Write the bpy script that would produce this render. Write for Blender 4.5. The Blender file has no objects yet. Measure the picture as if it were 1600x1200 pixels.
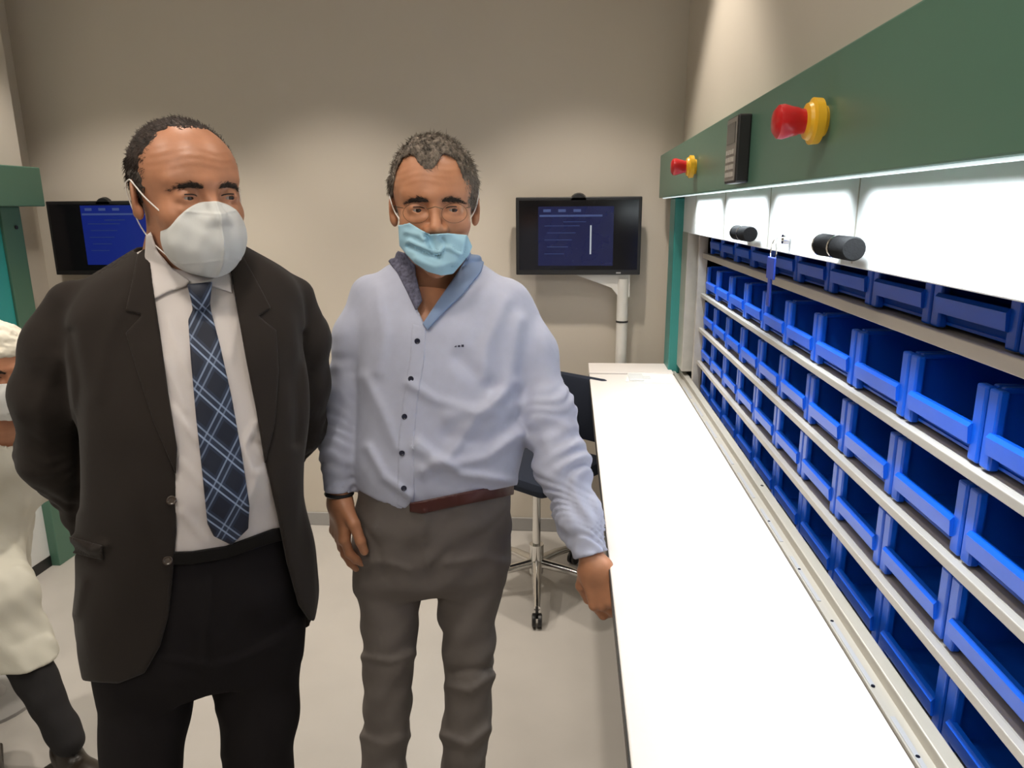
import bpy, bmesh, math, random
import numpy as np
from mathutils import Vector, Matrix
random.seed(7)
C = bpy.context.scene.collection

# ---------------------------------------------------------------- camera
F, H = 1130.0, 1.58
_y = np.array([93, 274, -F]); _y /= np.linalg.norm(_y)
_u = np.array([-35, 4600, F]); _u -= _u.dot(_y)*_y; _u /= np.linalg.norm(_u)
_x = np.cross(_y, _u)
CM = np.stack([_x, _y, _u], 1)            # world -> camera
CAMP = np.array([0, 0, H])
cd = bpy.data.cameras.new('camera'); cam = bpy.data.objects.new('camera', cd); C.objects.link(cam)
cd.sensor_fit = 'HORIZONTAL'; cd.sensor_width = 36; cd.lens = F*36/1600; cd.clip_start = 0.02
R = Matrix([list(r) for r in CM.T])
cam.matrix_world = Matrix.Translation((0, 0, H)) @ R.to_4x4()
bpy.context.scene.camera = cam
# ---------------------------------------------------------------- world, light, exposure
sc = bpy.context.scene
sc.view_settings.view_transform = 'Standard'; sc.view_settings.look = 'None'
sc.view_settings.gamma = 1; sc.view_settings.exposure = 0.38
try: sc.view_settings.use_curve_mapping = False
except Exception: pass
w = bpy.data.worlds.new('world'); sc.world = w; w.use_nodes = True
w.node_tree.nodes['Background'].inputs[0].default_value = (1.0, 0.93, 0.84, 1)
w.node_tree.nodes['Background'].inputs[1].default_value = 0.11
CEIL = 2.95
def lamp(kind, name, loc, energy, col, target=None, **kw):
    l = bpy.data.lights.new(name, kind); l.energy = energy; l.color = col
    for k, v in kw.items(): setattr(l, k, v)
    o = bpy.data.objects.new(name, l); C.objects.link(o); o.location = loc
    if target is not None:
        o.rotation_euler = (Vector(target)-Vector(loc)).to_track_quat('-Z', 'Y').to_euler()
    return o
WARM = (1.0, 0.905, 0.79)
# wall-washing downlights near the back wall
WASH = [(-2.05, 2.55), (-1.05, 2.55), (0.02, 2.55)]
for (x, y) in WASH:
    lamp('SPOT', 'downlight_lamp', (x, y, CEIL-0.02), 74, WARM, (x, y, 0), spot_size=math.radians(88), spot_blend=0.45, shadow_soft_size=0.05)
# ceiling downlights over the people
DOWN = [(-1.55, 0.75), (-0.45, 0.55), (0.20, 1.6), (-1.0, 1.75), (0.18, 0.55)]
for (x, y), e in zip(DOWN, (34, 48, 22, 24, 9)):
    lamp('SPOT', 'downlight_lamp', (x, y, CEIL-0.02), e, WARM, (x, y, 0), spot_size=math.radians(120), spot_blend=0.6, shadow_soft_size=0.12)
# added fill light behind the camera, lifts the room and the upper wall
lamp('AREA', 'fill_lamp', (-0.9, -1.0, CEIL-0.05), 27, (1.0, 0.92, 0.82), (-0.9, 0.3, 0.9), shape='RECTANGLE', size=1.8, size_y=1.2)
# LED strip under the machine's fascia
for i in range(7):
    l = lamp('AREA', 'strip_lamp', (0.404, -0.59+0.52*i, 1.627), 1.75, (0.86, 0.95, 1.0), None, shape='RECTANGLE', size=0.02, size_y=0.42, spread=math.radians(108))
    l.rotation_euler = (0, math.radians(-14), 0)

# ---------------------------------------------------------------- maths on pixels
def ray(px, py): return CM.T @ np.array([px-800, 600-py, -F])
def PY(px, py, Y): d = ray(px, py); return d*Y/d[1]+CAMP
def PZ(px, py, Z): d = ray(px, py); return d*(Z-H)/d[2]+CAMP
def PX(px, py, X): d = ray(px, py); return d*X/d[0]+CAMP
def proj(P):
    c = (P-CAMP.astype(P.dtype)) @ CM.T.astype(P.dtype)
    dep = np.maximum(-c[:, 2], 0.05)
    return 800+F*c[:, 0]/dep, 600-F*c[:, 1]/dep, dep

# ---------------------------------------------------------------- materials
MATS = {}
def mat(name, col, rough=0.5, metal=0.0, spec=0.5, noise=None, bump=None, emit=None, alpha=None, sub=0, sheen=0):
    if name in MATS: return MATS[name]
    m = bpy.data.materials.new(name); m.use_nodes = True; nt = m.node_tree; b = nt.nodes['Principled BSDF']
    b.inputs['Base Color'].default_value = (*col, 1); b.inputs['Roughness'].default_value = rough
    b.inputs['Metallic'].default_value = metal; b.inputs['Specular IOR Level'].default_value = spec
    if sub: b.inputs['Subsurface Weight'].default_value = sub; b.inputs['Subsurface Radius'].default_value = (0.012, 0.004, 0.002); b.inputs['Subsurface Scale'].default_value = 1.0
    if sheen: b.inputs['Sheen Weight'].default_value = sheen
    tc = nt.nodes.new('ShaderNodeTexCoord')
    if noise:                                     # (scale, amount, stretch)
        mp = nt.nodes.new('ShaderNodeMapping'); mp.inputs['Scale'].default_value = noise[2] if len(noise) > 2 else (1, 1, 1)
        n = nt.nodes.new('ShaderNodeTexNoise'); n.inputs['Scale'].default_value = noise[0]; n.inputs['Detail'].default_value = 5
        nt.links.new(tc.outputs['Object'], mp.inputs[0]); nt.links.new(mp.outputs[0], n.inputs['Vector'])
        r = nt.nodes.new('ShaderNodeMapRange'); r.inputs[1].default_value = 0.3; r.inputs[2].default_value = 0.7
        r.inputs[3].default_value = 1-noise[1]; r.inputs[4].default_value = 1+noise[1]
        nt.links.new(n.outputs['Fac'], r.inputs[0])
        mx = nt.nodes.new('ShaderNodeVectorMath'); mx.operation = 'SCALE'; mx.inputs[0].default_value = col
        nt.links.new(r.outputs[0], mx.inputs['Scale']); nt.links.new(mx.outputs[0], b.inputs['Base Color'])
    if bump:                                      # (scale, strength, distance, stretch)
        mp = nt.nodes.new('ShaderNodeMapping'); mp.inputs['Scale'].default_value = bump[3] if len(bump) > 3 else (1, 1, 1)
        n = nt.nodes.new('ShaderNodeTexNoise'); n.inputs['Scale'].default_value = bump[0]; n.inputs['Detail'].default_value = 4
        nt.links.new(tc.outputs['Object'], mp.inputs[0]); nt.links.new(mp.outputs[0], n.inputs['Vector'])
        bp = nt.nodes.new('ShaderNodeBump'); bp.inputs['Strength'].default_value = bump[1]; bp.inputs['Distance'].default_value = bump[2]
        nt.links.new(n.outputs['Fac'], bp.inputs['Height']); nt.links.new(bp.outputs[0], b.inputs['Normal'])
    if emit: b.inputs['Emission Color'].default_value = (*emit[0], 1); b.inputs['Emission Strength'].default_value = emit[1]
    if alpha is not None: b.inputs['Alpha'].default_value = alpha
    MATS[name] = m
    return m
wall_m = mat('wall_paint', (0.58, 0.525, 0.45), 0.85, spec=0.2, bump=(60, 0.05, 0.002), noise=(1.5, 0.02))
floor_m = mat('floor_vinyl', (0.46, 0.435, 0.405), 0.32, noise=(3, 0.05), bump=(200, 0.03, 0.001))
ceil_m = mat('ceiling_paint', (0.62, 0.6, 0.56), 0.9)
base_m = mat('baseboard', (0.33, 0.32, 0.31), 0.5)
green_m = mat('green_paint', (0.082, 0.185, 0.130), 0.38, bump=(120, 0.03, 0.001))
teal_m = mat('teal_paint', (0.03, 0.22, 0.20), 0.4)
white_m = mat('white_enamel', (0.72, 0.74, 0.74), 0.42)
table_m = mat('white_laminate', (0.78, 0.74, 0.705), 0.45)
alu_m = mat('aluminium', (0.48, 0.445, 0.39), 0.38, metal=0.35, noise=(25, 0.06, (1, 0.05, 1)))
shelf_m = mat('shelf_steel', (0.40, 0.365, 0.325), 0.45, metal=0.25, noise=(25, 0.08, (1, 0.05, 1)))
dark_m = mat('dark_interior', (0.004, 0.005, 0.012), 0.9, spec=0.1)
black_m = mat('black_plastic', (0.012, 0.012, 0.013), 0.4)
rubber_m = mat('black_rubber', (0.010, 0.010, 0.011), 0.7, spec=0.2, bump=(300, 0.4, 0.002, (1, 6, 1)))
blue_m = mat('blue_plastic', (0.002, 0.080, 0.54), 0.34, noise=(9, 0.06))
chrome_m = mat('chrome', (0.75, 0.74, 0.72), 0.12, metal=1.0)
red_m = mat('red_plastic', (0.50, 0.010, 0.012), 0.3)
yellow_m = mat('yellow_plastic', (0.75, 0.42, 0.02), 0.35)
navy_m = mat('navy_fabric', (0.008, 0.013, 0.028), 0.9, bump=(400, 0.3, 0.001))

# ---------------------------------------------------------------- object helpers
def link(name, me, m=None, parent=None, smooth=False):
    o = bpy.data.objects.new(name, me); C.objects.link(o)
    if m is not None and not me.materials: me.materials.append(m)
    if smooth:
        me.polygons.foreach_set('use_smooth', [True]*len(me.polygons))
    if parent is not None: o.parent = parent
    return o
def tag(o, label=None, cat=None, group=None, kind=None):
    if label: o['label'] = label
    if cat: o['category'] = cat
    if group: o['group'] = group
    if kind: o['kind'] = kind
    return o
def empty(name, loc, label, cat, group=None):
    o = bpy.data.objects.new(name, None); C.objects.link(o); o.location = loc; o.empty_display_size = 0.05
    return tag(o, label, cat, group)
class MB:
    def __init__(s): s.bm = bmesh.new()
    def box(s, lo, hi, bev=0.0, M=None):
        r = bmesh.ops.create_cube(s.bm, size=1); vs = r['verts']
        lo = Vector(lo); hi = Vector(hi); c = (lo+hi)/2; d = hi-lo
        for v in vs: v.co = Vector((v.co.x*d.x, v.co.y*d.y, v.co.z*d.z))+c
        if bev:
            es = list({e for v in vs for e in v.link_edges})
            rr = bmesh.ops.bevel(s.bm, geom=es, offset=bev, segments=2, affect='EDGES', profile=0.5)
            vs = list({v for f in rr['faces'] for v in f.verts} | {v for v in vs if v.is_valid})
        if M is not None:
            for v in vs: v.co = M @ v.co
        return s
    def tube(s, pts, r, n=10, cap=True):
        pts = [Vector(p) for p in pts]; rs = r if isinstance(r, (list, tuple)) else [r]*len(pts)
        rings = []; up = None
        for i, p in enumerate(pts):
            t = (pts[min(i+1, len(pts)-1)]-pts[max(i-1, 0)]).normalized()
            if up is None: up = t.orthogonal().normalized()
            up = (up-up.dot(t)*t).normalized(); sd = t.cross(up)
            rings.append([s.bm.verts.new(p+(up*math.cos(a)+sd*math.sin(a))*rs[i]) for a in [2*math.pi*k/n for k in range(n)]])
        for a, b in zip(rings, rings[1:]):
            for k in range(n): s.bm.faces.new((a[k], a[(k+1) % n], b[(k+1) % n], b[k]))
        if cap: s.bm.faces.new(rings[0][::-1]); s.bm.faces.new(rings[-1])
        return s
    def lathe(s, prof, c, axis, n=24):
        """prof: (distance along axis, radius)"""
        c = Vector(c); ax = Vector(axis).normalized(); up = ax.orthogonal().normalized(); sd = ax.cross(up)
        rings = [[s.bm.verts.new(c+ax*a+(up*math.cos(2*math.pi*k/n)+sd*math.sin(2*math.pi*k/n))*max(r, 1e-4)) for k in range(n)] for a, r in prof]
        for a, b in zip(rings, rings[1:]):
            for k in range(n): s.bm.faces.new((a[k], a[(k+1) % n], b[(k+1) % n], b[k]))
        s.bm.faces.new(rings[0][::-1]); s.bm.faces.new(rings[-1])
        return s
    def poly(s, pts, ext):
        """extruded polygon: pts list of 3D, ext vector"""
        a = [s.bm.verts.new(Vector(p)) for p in pts]; b = [s.bm.verts.new(Vector(p)+Vector(ext)) for p in pts]
        s.bm.faces.new(a); s.bm.faces.new(b[::-1])
        for i in range(len(a)): j = (i+1) % len(a); s.bm.faces.new((a[j], a[i], b[i], b[j]))
        return s
    def build(s, name, m, parent=None, smooth=False, loc=None):
        bmesh.ops.recalc_face_normals(s.bm, faces=s.bm.faces[:])
        me = bpy.data.meshes.new(name)
        if parent is not None and loc is None:
            pl = parent.location.copy(); pp = parent.parent
            while pp is not None: pl += pp.location; pp = pp.parent
            bmesh.ops.translate(s.bm, verts=s.bm.verts[:], vec=-pl)
        s.bm.to_mesh(me); s.bm.free()
        o = link(name, me, m, parent)
        if smooth:
            me.polygons.foreach_set('use_smooth', [True]*len(me.polygons))
            try: me.set_sharp_from_angle(angle=math.radians(40))
            except Exception: pass
        if loc is not None: o.location = loc
        return o
def struct(mb, name, m): return tag(mb.build(name, m), kind='structure')

# ---------------------------------------------------------------- the room
WY = 3.38; WXR = 0.485; WXL = -2.56; YB = -2.2
struct(MB().box((WXL-0.1, YB, -0.1), (1.3, WY+0.1, 0)), 'floor', floor_m)
struct(MB().box((WXL-0.1, YB, CEIL), (1.3, WY+0.1, CEIL+0.1)), 'ceiling', ceil_m)
struct(MB().box((WXL-0.1, WY, 0), (1.3, WY+0.1, CEIL)), 'wall_back', wall_m)
b = MB().box((WXR, YB, 1.80), (WXR+0.1, WY, CEIL)).box((WXR, 3.23, 0), (WXR+0.1, WY, 1.8))
struct(b, 'wall_right', wall_m)
b = MB().box((WXL-0.1, YB, 0), (WXL, WY, CEIL))
struct(b, 'wall_left', wall_m)
b = MB().box((WXL, YB, 1.775), (WXL+0.13, 3.16, CEIL))
struct(b, 'trim_1', mat('bulkhead_paint', (0.62, 0.57, 0.5), 0.8))
struct(MB().box((WXL-0.1, YB-0.1, 0), (1.3, YB, CEIL)), 'wall_front', wall_m)
struct(MB().box((WXL, WY-0.012, 0), (WXR, WY, 0.07), 0.003), 'baseboard_back', base_m)
# ceiling downlights as real fittings
for i, (x, y) in enumerate(WASH+DOWN):
    t = empty('ceiling_downlight', (x, y, CEIL), 'round recessed ceiling downlight above the room', 'ceiling light', 'recessed ceiling downlights')
    MB().lathe([(0, 0.055), (0.006, 0.055), (0.006, 0.046), (0.0, 0.046)], (x, y, CEIL-0.007), (0, 0, 1)).build('trim_ring', white_m, t)

# ---------------------------------------------------------------- storage machine on the right
Y0, Y1 = -0.6, 3.22
XS = 0.50                                   # front plane of the shelves
SH = [1.413, 1.26, 1.126, 0.995, 0.86]      # tops of shelf fronts
cab = empty('storage_carousel', (0.7, 1.3, 0), 'green and white storage machine with blue bins along the right wall', 'storage cabinet')
MB().box((0.38, Y0, 1.622), (0.392, 3.30, 1.80), 0.003).box((0.392, Y0, 1.655), (WXR-0.001, 3.30, 1.80)).box((0.392, Y0, 1.622), (0.394, 3.2, 1.628)).box((0.392, 3.2, 1.622), (WXR-0.001, 3.30, 1.655)).build('fascia', green_m, cab)
MB().box((0.42, 3.07, 0.89), (0.486, 3.22, 1.62), 0.004).build('side_post', teal_m, cab)
b = MB()
b.box((0.455, 2.93, 0.93), (0.50, 3.07, 1.487), 0.002)     # light jamb
b.build('door_jamb', alu_m, cab)
MB().box((0.503, 2.87, 0.93), (0.52, 2.935, 1.487)).build('gap_shade', dark_m, cab)  # near-black strip, shade of the gap beside the jamb put into colour
MB().box((0.486, 2.844, 0.86), (0.52, 2.868, 1.487), 0.002).build('inner_upright', shelf_m, cab)
# hatch (white panel) with dark lines painting the dim joins between the lamp pools
hatch = MB().box((0.456, Y0, 1.484), (0.476, 3.07, 1.654), 0.002).build('hatch_panel', white_m, cab)
for y in (2.78, 2.26, 1.755, 1.23):
    MB().box((0.4548, y-0.0015, 1.49), (0.4565, y+0.0015, 1.63)).build('dim_line', alu_m, hatch)
# under-fascia strip light
b = MB().box((0.384, Y0, 1.618), (0.392, 3.2, 1.6215), 0.001)
b.build('light_strip', mat('strip_emit', (0.8, 0.85, 0.85), 0.3, emit=((0.8, 0.95, 1.0), 0.55)), cab)
# handles: pairs of ribbed black grips on the hatch bottom
def grip(y, ln):
    z = 1.517
    b = MB(); n = 14; prof = []
    for k in range(n*2+1):
        a = k/(n*2)*ln; prof.append((a, 0.0185 if k % 2 else 0.0165))
    prof = [(0, 0.004)]+[(0.0, 0.014)]+[(a, r) for a, r in prof]+[(ln, 0.014), (ln, 0.004)]
    b.lathe(prof, (0.430, y-ln/2, z), (0, 1, 0), 20)
    g = b.build('grip_handle', rubber_m, cab, smooth=True)
    s = MB().lathe([(0, 0.003), (0, 0.0195), (0.006, 0.0195), (0.006, 0.003)], (0.430, y+ln/2+0.001, z), (0, 1, 0), 20)
    s.box((0.43, y+ln/2+0.001, z-0.006), (0.455, y+ln/2+0.007, z+0.006))
    s.build('grip_bracket', chrome_m, g)
for y in (1.262, 1.188): grip(y, 0.060)
for y in (1.85, 1.925): grip(y, 0.062)
# lock with key
lock = MB().lathe([(0, 0.002), (0, 0.011), (0.012, 0.010), (0.012, 0.002)], (0.452, 1.58, 1.515), (-1, 0, 0)).build('lock', chrome_m, cab, smooth=True)
# sill rails between table and shelves
b = MB()
b.box((0.438, Y0, 0.87), (0.450, 3.06, 0.903)); b.box((0.450, Y0, 0.87), (0.466, 3.06, 0.893)); b.box((0.466, Y0, 0.87), (0.488, 3.06, 0.912), 0.002)
b.build('sill_rail', alu_m, cab)
b = MB()
for y in np.arange(0.72, 2.7, 0.235): b.box((0.4405, y, 0.903), (0.4475, y+0.17, 0.9045), 0.0005)
b.build('slot_strip', mat('slot_strip', (0.42, 0.42, 0.44), 0.4, metal=0.3), cab)
for y in (1.55, 1.33, 1.15, 0.98, 0.84):
    MB().lathe([(0, 0.003), (0.0015, 0.0028)], (0.444, y-0.025, 0.9035), (0, 0, 1), 10).build('screw', dark_m, cab)
MB().lathe([(0, 0.004), (0.0015, 0.0035)], (0.477, 1.72, 0.9115), (0, 0, 1), 12).build('screw', black_m, cab)
MB().box((0.438, Y0, 0.06), (0.486, Y1, 0.869)).build('lower_front_panel', white_m, cab)
# shelves
for k, z in enumerate(SH):
    th = (0.020, 0.014, 0.014, 0.014, 0.014)[k]
    b = MB().box((XS, Y0, z-th), (XS+0.012, 2.843, z), 0.0015).box((XS+0.012, Y0, z-0.008), (0.92, 2.9, z-0.004))
    b.build('shelf', shelf_m, cab)
b = MB().box((0.93, Y0, 0.06), (0.95, Y1, 1.80)).box((0.521, 3.0, 0.06), (0.93, 3.04, 1.80)).box((0.5, Y0-0.03, 0.06), (0.95, Y0, 1.8))
b.box((0.49, Y0, 1.60), (0.93, Y1, 1.62)).box((0.49, Y0, 0.06), (0.93, Y1, 0.10))
b.build('housing', dark_m, cab)
# emergency stops
def estop(y, z):
    e = MB().lathe([(0, 0.003), (0, 0.022), (0.006, 0.023), (0.008, 0.033), (0.020, 0.034), (0.023, 0.028), (0.028, 0.026), (0.031, 0.018), (0.031, 0.003)],
                   (0.380, y, z), (-1, 0, 0), 28).build('emergency_stop', yellow_m, cab, smooth=True)
    tag(e, 'yellow collar')
    c = MB().lathe([(0, 0.003), (0, 0.018), (0.008, 0.0185), (0.012, 0.0205), (0.020, 0.022), (0.032, 0.0255), (0.040, 0.0245), (0.046, 0.017), (0.048, 0.001)],
                   (0.351, y, z), (-1, 0, 0), 28).build('push_button', red_m, e, smooth=True)
    tag(c, 'red mushroom button')
estop(1.19, 1.706); estop(2.36, 1.703)
# control panel
cp = MB().box((0.352, 1.6600, 1.632), (0.381, 1.7750, 1.774), 0.004).build('control_panel', black_m, cab)
MB().box((0.3505, 1.6670, 1.638), (0.353, 1.7680, 1.770), 0.001).build('keypad', mat('keypad_grey', (0.22, 0.20, 0.18), 0.45), cp)
MB().box((0.3495, 1.6770, 1.717), (0.3508, 1.7580, 1.760)).build('display', mat('lcd', (0.03, 0.035, 0.04), 0.2), cp)
b = MB()
for i in range(4):
    for j in range(4): b.box((0.349, 1.6790+j*0.021, 1.646+i*0.016), (0.3508, 1.6940+j*0.021, 1.656+i*0.016), 0.0005)
b.build('key_buttons', mat('key_btn', (0.45, 0.42, 0.38), 0.5), cp)

# key ring with blue tag hanging from the lock
kr = empty('key_ring', (0.432, 1.58, 1.515), 'small key in the lock with a dark blue tag hanging over the bins', 'keys')
MB().box((0.428, 1.5785, 1.511), (0.444, 1.5815, 1.519), 0.0008).lathe([(0, 0.001), (0, 0.010), (0.002, 0.010), (0.002, 0.001)], (0.424, 1.579, 1.515), (0, 1, 0)).build('key', chrome_m, kr)
b = MB(); pts = [(0.424, 1.58+0.022*math.sin(a), 1.487+0.026*math.cos(a)) for a in np.linspace(0, 2*math.pi, 20)]
b.tube(pts, 0.0012, 6); b.build('split_ring', chrome_m, kr)
b = MB(); b.box((0.419, 1.552, 1.432), (0.424, 1.608, 1.478), 0.002); b.box((0.419, 1.571, 1.374), (0.424, 1.592, 1.436), 0.002)
b.build('tag', mat('tag_blue', (0.01, 0.03, 0.22), 0.4), kr)

# ---------------------------------------------------------------- blue bins
BW, BH, BD = 0.207, 0.108, 0.34
def bin_mesh():
    bm = MB()
    t = 0.004
    for s in (-1, 1):
        y = s*(BW/2-t/2)
        # side wall profile (x from front, z)
        pr = [(0.012, 0.004), (BD, 0.004), (BD, BH), (0.075, BH), (0.016, BH-0.012), (0.006, 0.045)]
        bm.poly([(px_, y-t/2, pz) for px_, pz in pr], (0, t, 0))
        # front post with rounded top
        yo = s*(BW/2-0.0115)
        bm.box((0.0, yo-0.0115, 0.0), (0.013, yo+0.0115, BH-0.006), 0.003)
        bm.box((0.013, y-t/2-(0.006 if s > 0 else 0), BH-0.012), (BD, y+t/2+(0.006 if s < 0 else 0), BH-0.004), 0.002)
    bm.box((0.012, -BW/2+t, 0.004), (BD, BW/2-t, 0.008))
    bm.box((BD-t, -BW/2+t, 0.004), (BD, BW/2-t, BH))
    # front lip, sloped outward, thick rounded rim
    pr = [(0.016, 0.004), (0.010, 0.018), (-0.004, 0.022), (-0.006, 0.044), (-0.002, 0.049), (0.006, 0.048), (0.012, 0.022), (0.019, 0.008)]
    bm.poly([(a, -BW/2+0.018, z) for a, z in pr], (0, BW-0.036, 0))
    bmesh.ops.recalc_face_normals(bm.bm, faces=bm.bm.faces[:])
    me = bpy.data.meshes.new('storage_bin'); bm.bm.to_mesh(me); bm.bm.free(); me.materials.append(blue_m)
    return me
bme = bin_mesh()
ROW = ['top shelf', 'second shelf', 'third shelf', 'fourth shelf', 'lowest shelf behind the sill']
ORD = ['farthest one', 'second from the far end', 'third from the far end', 'fourth from the far end', 'fifth from the far end', 'sixth from the far end', 'seventh from the far end',
       'eighth from the far end', 'ninth from the far end', 'tenth from the far end', 'eleventh from the far end', 'twelfth from the far end']
rows = [2.71]*5
phase = [0.036, -0.008, -0.018, -0.028, 0.0]
for r in range(5):
    y = rows[r]-phase[r]; n = 0
    while y > 0.36 and n < 12:
        o = bpy.data.objects.new('storage_bin', bme); C.objects.link(o)
        o.location = (XS+0.016, y, SH[r]+0.0002)
        tag(o, f'blue bin on the {ROW[r]}, {ORD[n]}', 'storage bin', 'blue storage bins on the shelves')
        y -= 0.2125; n += 1

# ---------------------------------------------------------------- work table
tb = empty('work_table', (0.26, 1.3, 0), 'long white work table running along the front of the storage machine', 'table')
MB().box((0.083, Y0, 0.872), (0.436, 3.0, 0.900), 0.003).build('tabletop', table_m, tb)
MB().box((0.081, Y0, 0.874), (0.0835, 3.0, 0.897)).build('edge_band', black_m, tb)
MB().box((0.083, 3.006, 0.872), (0.436, 3.20, 0.906), 0.003).build('end_flap', mat('flap', (0.78, 0.73, 0.70), 0.5), tb)
MB().box((0.30, Y0+0.1, 0.80), (0.43, 3.1, 0.871)).build('support_beam', mat('beam_grey', (0.25, 0.25, 0.25), 0.5), tb)
for y in (-0.3, 1.2, 2.9): MB().box((0.34, y, 0), (0.40, y+0.05, 0.80), 0.002).build('leg', base_m, tb)
pt = MB().poly([(0.225, 2.86, 0.9005), (0.42, 2.83, 0.9005), (0.43, 3.0, 0.9005), (0.25, 3.01, 0.9005)], (0, 0, 0.003)).build('paper_sheet', mat('paper', (0.9, 0.88, 0.86), 0.7))
tag(pt, 'white sheet of paper on the far end of the work table', 'paper')
b = MB(); b.box((0.24, 2.86, 0.9037), (0.30, 2.97, 0.912), 0.003).box((0.30, 2.90, 0.9037), (0.33, 2.94, 0.908), 0.002)
tag(b.build('white_clip', white_m), 'small white plastic clip lying on the paper at the far table end', 'clip')

# ---------------------------------------------------------------- monitors
def monitor(x0, x1, z0, z1, label, lay, pole_x, blu):
    Y = 3.27
    t = empty('wall_monitor', ((x0+x1)/2, Y, z0), label, 'monitor')
    MB().box((x0, Y, z0), (x1, Y+0.035, z1), 0.004).build('casing', black_m, t)
    MB().box((x0+0.014, Y-0.001, z0+0.022), (x1-0.014, Y+0.001, z1-0.014)).build('screen', mat('screen_glass', (0.006, 0.006, 0.008), 0.12), t)
    w, h = x1-x0, z1-z0
    def rect(a, b_, c, d, e): return MB().box((x0+a*w, Y-0.0022-e, z1-d*h), (x0+c*w, Y-0.0012, z1-b_*h))
    im = rect(*lay, 0).build('image', blu, t)
    a, b_, c, d = lay
    q = MB()
    q.box((x0+(a+0.01)*w, Y-0.003, z1-(b_+0.13)*h), (x0+(a+(c-a)*0.85)*w, Y-0.002, z1-(b_+0.105)*h))
    for i in range(3): q.box((x0+(a+0.04+i*0.12)*w, Y-0.003, z1-(b_+0.07)*h), (x0+(a+0.10+i*0.12)*w, Y-0.002, z1-(b_+0.035)*h))
    q.build('title_bar', mat('screen_text', (0.02, 0.03, 0.06), 0.3, emit=((0.05, 0.08, 0.24), 0.45)), im)
    q = MB()
    for i in range(5): q.box((x0+(a+0.05+0.02*(i % 2))*w, Y-0.003, z1-(b_+0.25+i*0.09)*h), (x0+(a+0.33-0.03*i)*w, Y-0.002, z1-(b_+0.24+i*0.09)*h))
    q.box((x0+(a+0.2)*w, Y-0.003, z1-(b_+0.2)*h), (x0+(a+0.38)*w, Y-0.002, z1-(b_+0.19)*h))
    q.build('text_lines', mat('screen_faint', (0.01, 0.02, 0.05), 0.3, emit=((0.02, 0.035, 0.13), 0.5)), im)
    MB().lathe([(0, 0.01), (0.0, 0.035), (0.02, 0.04), (0.03, 0.01)], ((x0+x1)/2, Y+0.0, z1-0.022), (0, 1, 0), 20).build('camera_bump', black_m, t, smooth=True)
    MB().box(((x0+x1)/2-0.08, Y+0.035, z0+0.1), ((x0+x1)/2+0.08, WY, z1-0.1)).build('wall_bracket', base_m, t)
    if pole_x:
        b = MB().box((x1-0.105, Y-0.001, z0+0.006), (x1-0.085, Y-0.0035, z0+0.012)); b.build('logo', mat('logo_grey', (0.4, 0.4, 0.4), 0.4), t)
        b = MB().lathe([(0, 0.002), (0, 0.026), (z0-0.02, 0.026), (z0-0.02, 0.002)], (pole_x, Y+0.03, 0.0), (0, 0, 1), 24)
        p = b.build('pole', mat('pole_white', (0.68, 0.66, 0.62), 0.4), t, smooth=True)
        MB().lathe([(0, 0.002), (0, 0.0275), (0.008, 0.0275), (0.008, 0.002)], (pole_x, Y+0.03, 1.075), (0, 0, 1), 24).build('ring', black_m, p)
        MB().poly([(pole_x-0.21, Y+0.02, z0-0.002), (pole_x+0.03, Y+0.02, z0-0.002), (pole_x+0.03, Y+0.02, z0-0.10), (pole_x-0.02, Y+0.02, z0-0.10), (pole_x-0.05, Y+0.02, z0-0.06)], (0, 0.006, 0)).build('gusset', MATS['pole_white'], t)
        MB().box((x0+0.594*w, Y-0.0035, z0+0.27*h), (x0+0.606*w, Y-0.002, z0+0.64*h)).build('cursor_line', mat('cursor', (0.1, 0.1, 0.1), 0.3, emit=((0.45, 0.5, 0.55), 0.6)), im)
    return t
blu = mat('screen_blue', (0.004, 0.006, 0.03), 0.25, emit=((0.004, 0.006, 0.045), 0.5), noise=(8, 0.3))
blu2 = mat('screen_blue_bright', (0.004, 0.008, 0.05), 0.25, emit=((0.005, 0.012, 0.13), 0.7))
monitor(-0.245, 0.306, 1.292, 1.63, 'black monitor with dark blue screen on a white pole, right of the blue shirt', (0.18, 0.12, 0.78, 0.88), 0.235, blu)
monitor(-2.43, -1.875, 1.292, 1.63, 'black monitor with blue screen partly behind the suited man', (0.30, 0.06, 1.0-0.02, 0.86), None, blu2)

# ---------------------------------------------------------------- left machine (twin)
lc = empty('storage_carousel', (-2.3, 1.8, 0), 'green and teal storage machine against the left wall, mostly outside the picture', 'storage cabinet')
XL = -2.245
MB().box((WXL+0.001, YB+0.1, 1.605), (XL, 3.02, 1.765), 0.004).build('fascia', green_m, lc)
MB().box((WXL+0.001, 2.86, 0.0), (XL-0.08, 2.97, 1.605), 0.003).build('side_post', green_m, lc)
MB().box((XL-0.14, 2.70, 0.90), (XL-0.09, 2.86, 1.605), 0.003).build('inner_post', mat('teal_bright', (0.03, 0.36, 0.36), 0.4), lc)
MB().lathe([(0, 0.002), (0, 0.008), (0.004, 0.008)], (XL-0.079, 2.93, 1.52), (1, 0, 0)).build('bolt', black_m, lc)
MB().box((WXL+0.001, YB+0.1, 0.05), (XL-0.12, 2.86, 0.87), 0.002).build('lower_front_panel', white_m, lc)
MB().box((WXL+0.001, YB+0.1, 0.0), (XL-0.118, 2.86, 0.05)).build('plinth', black_m, lc)
MB().box((WXL+0.001, YB+0.1, 0.87), (XL-0.3, 2.70, 1.605)).build('housing', mat('housing_white', (0.6, 0.6, 0.58), 0.6), lc)

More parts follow.
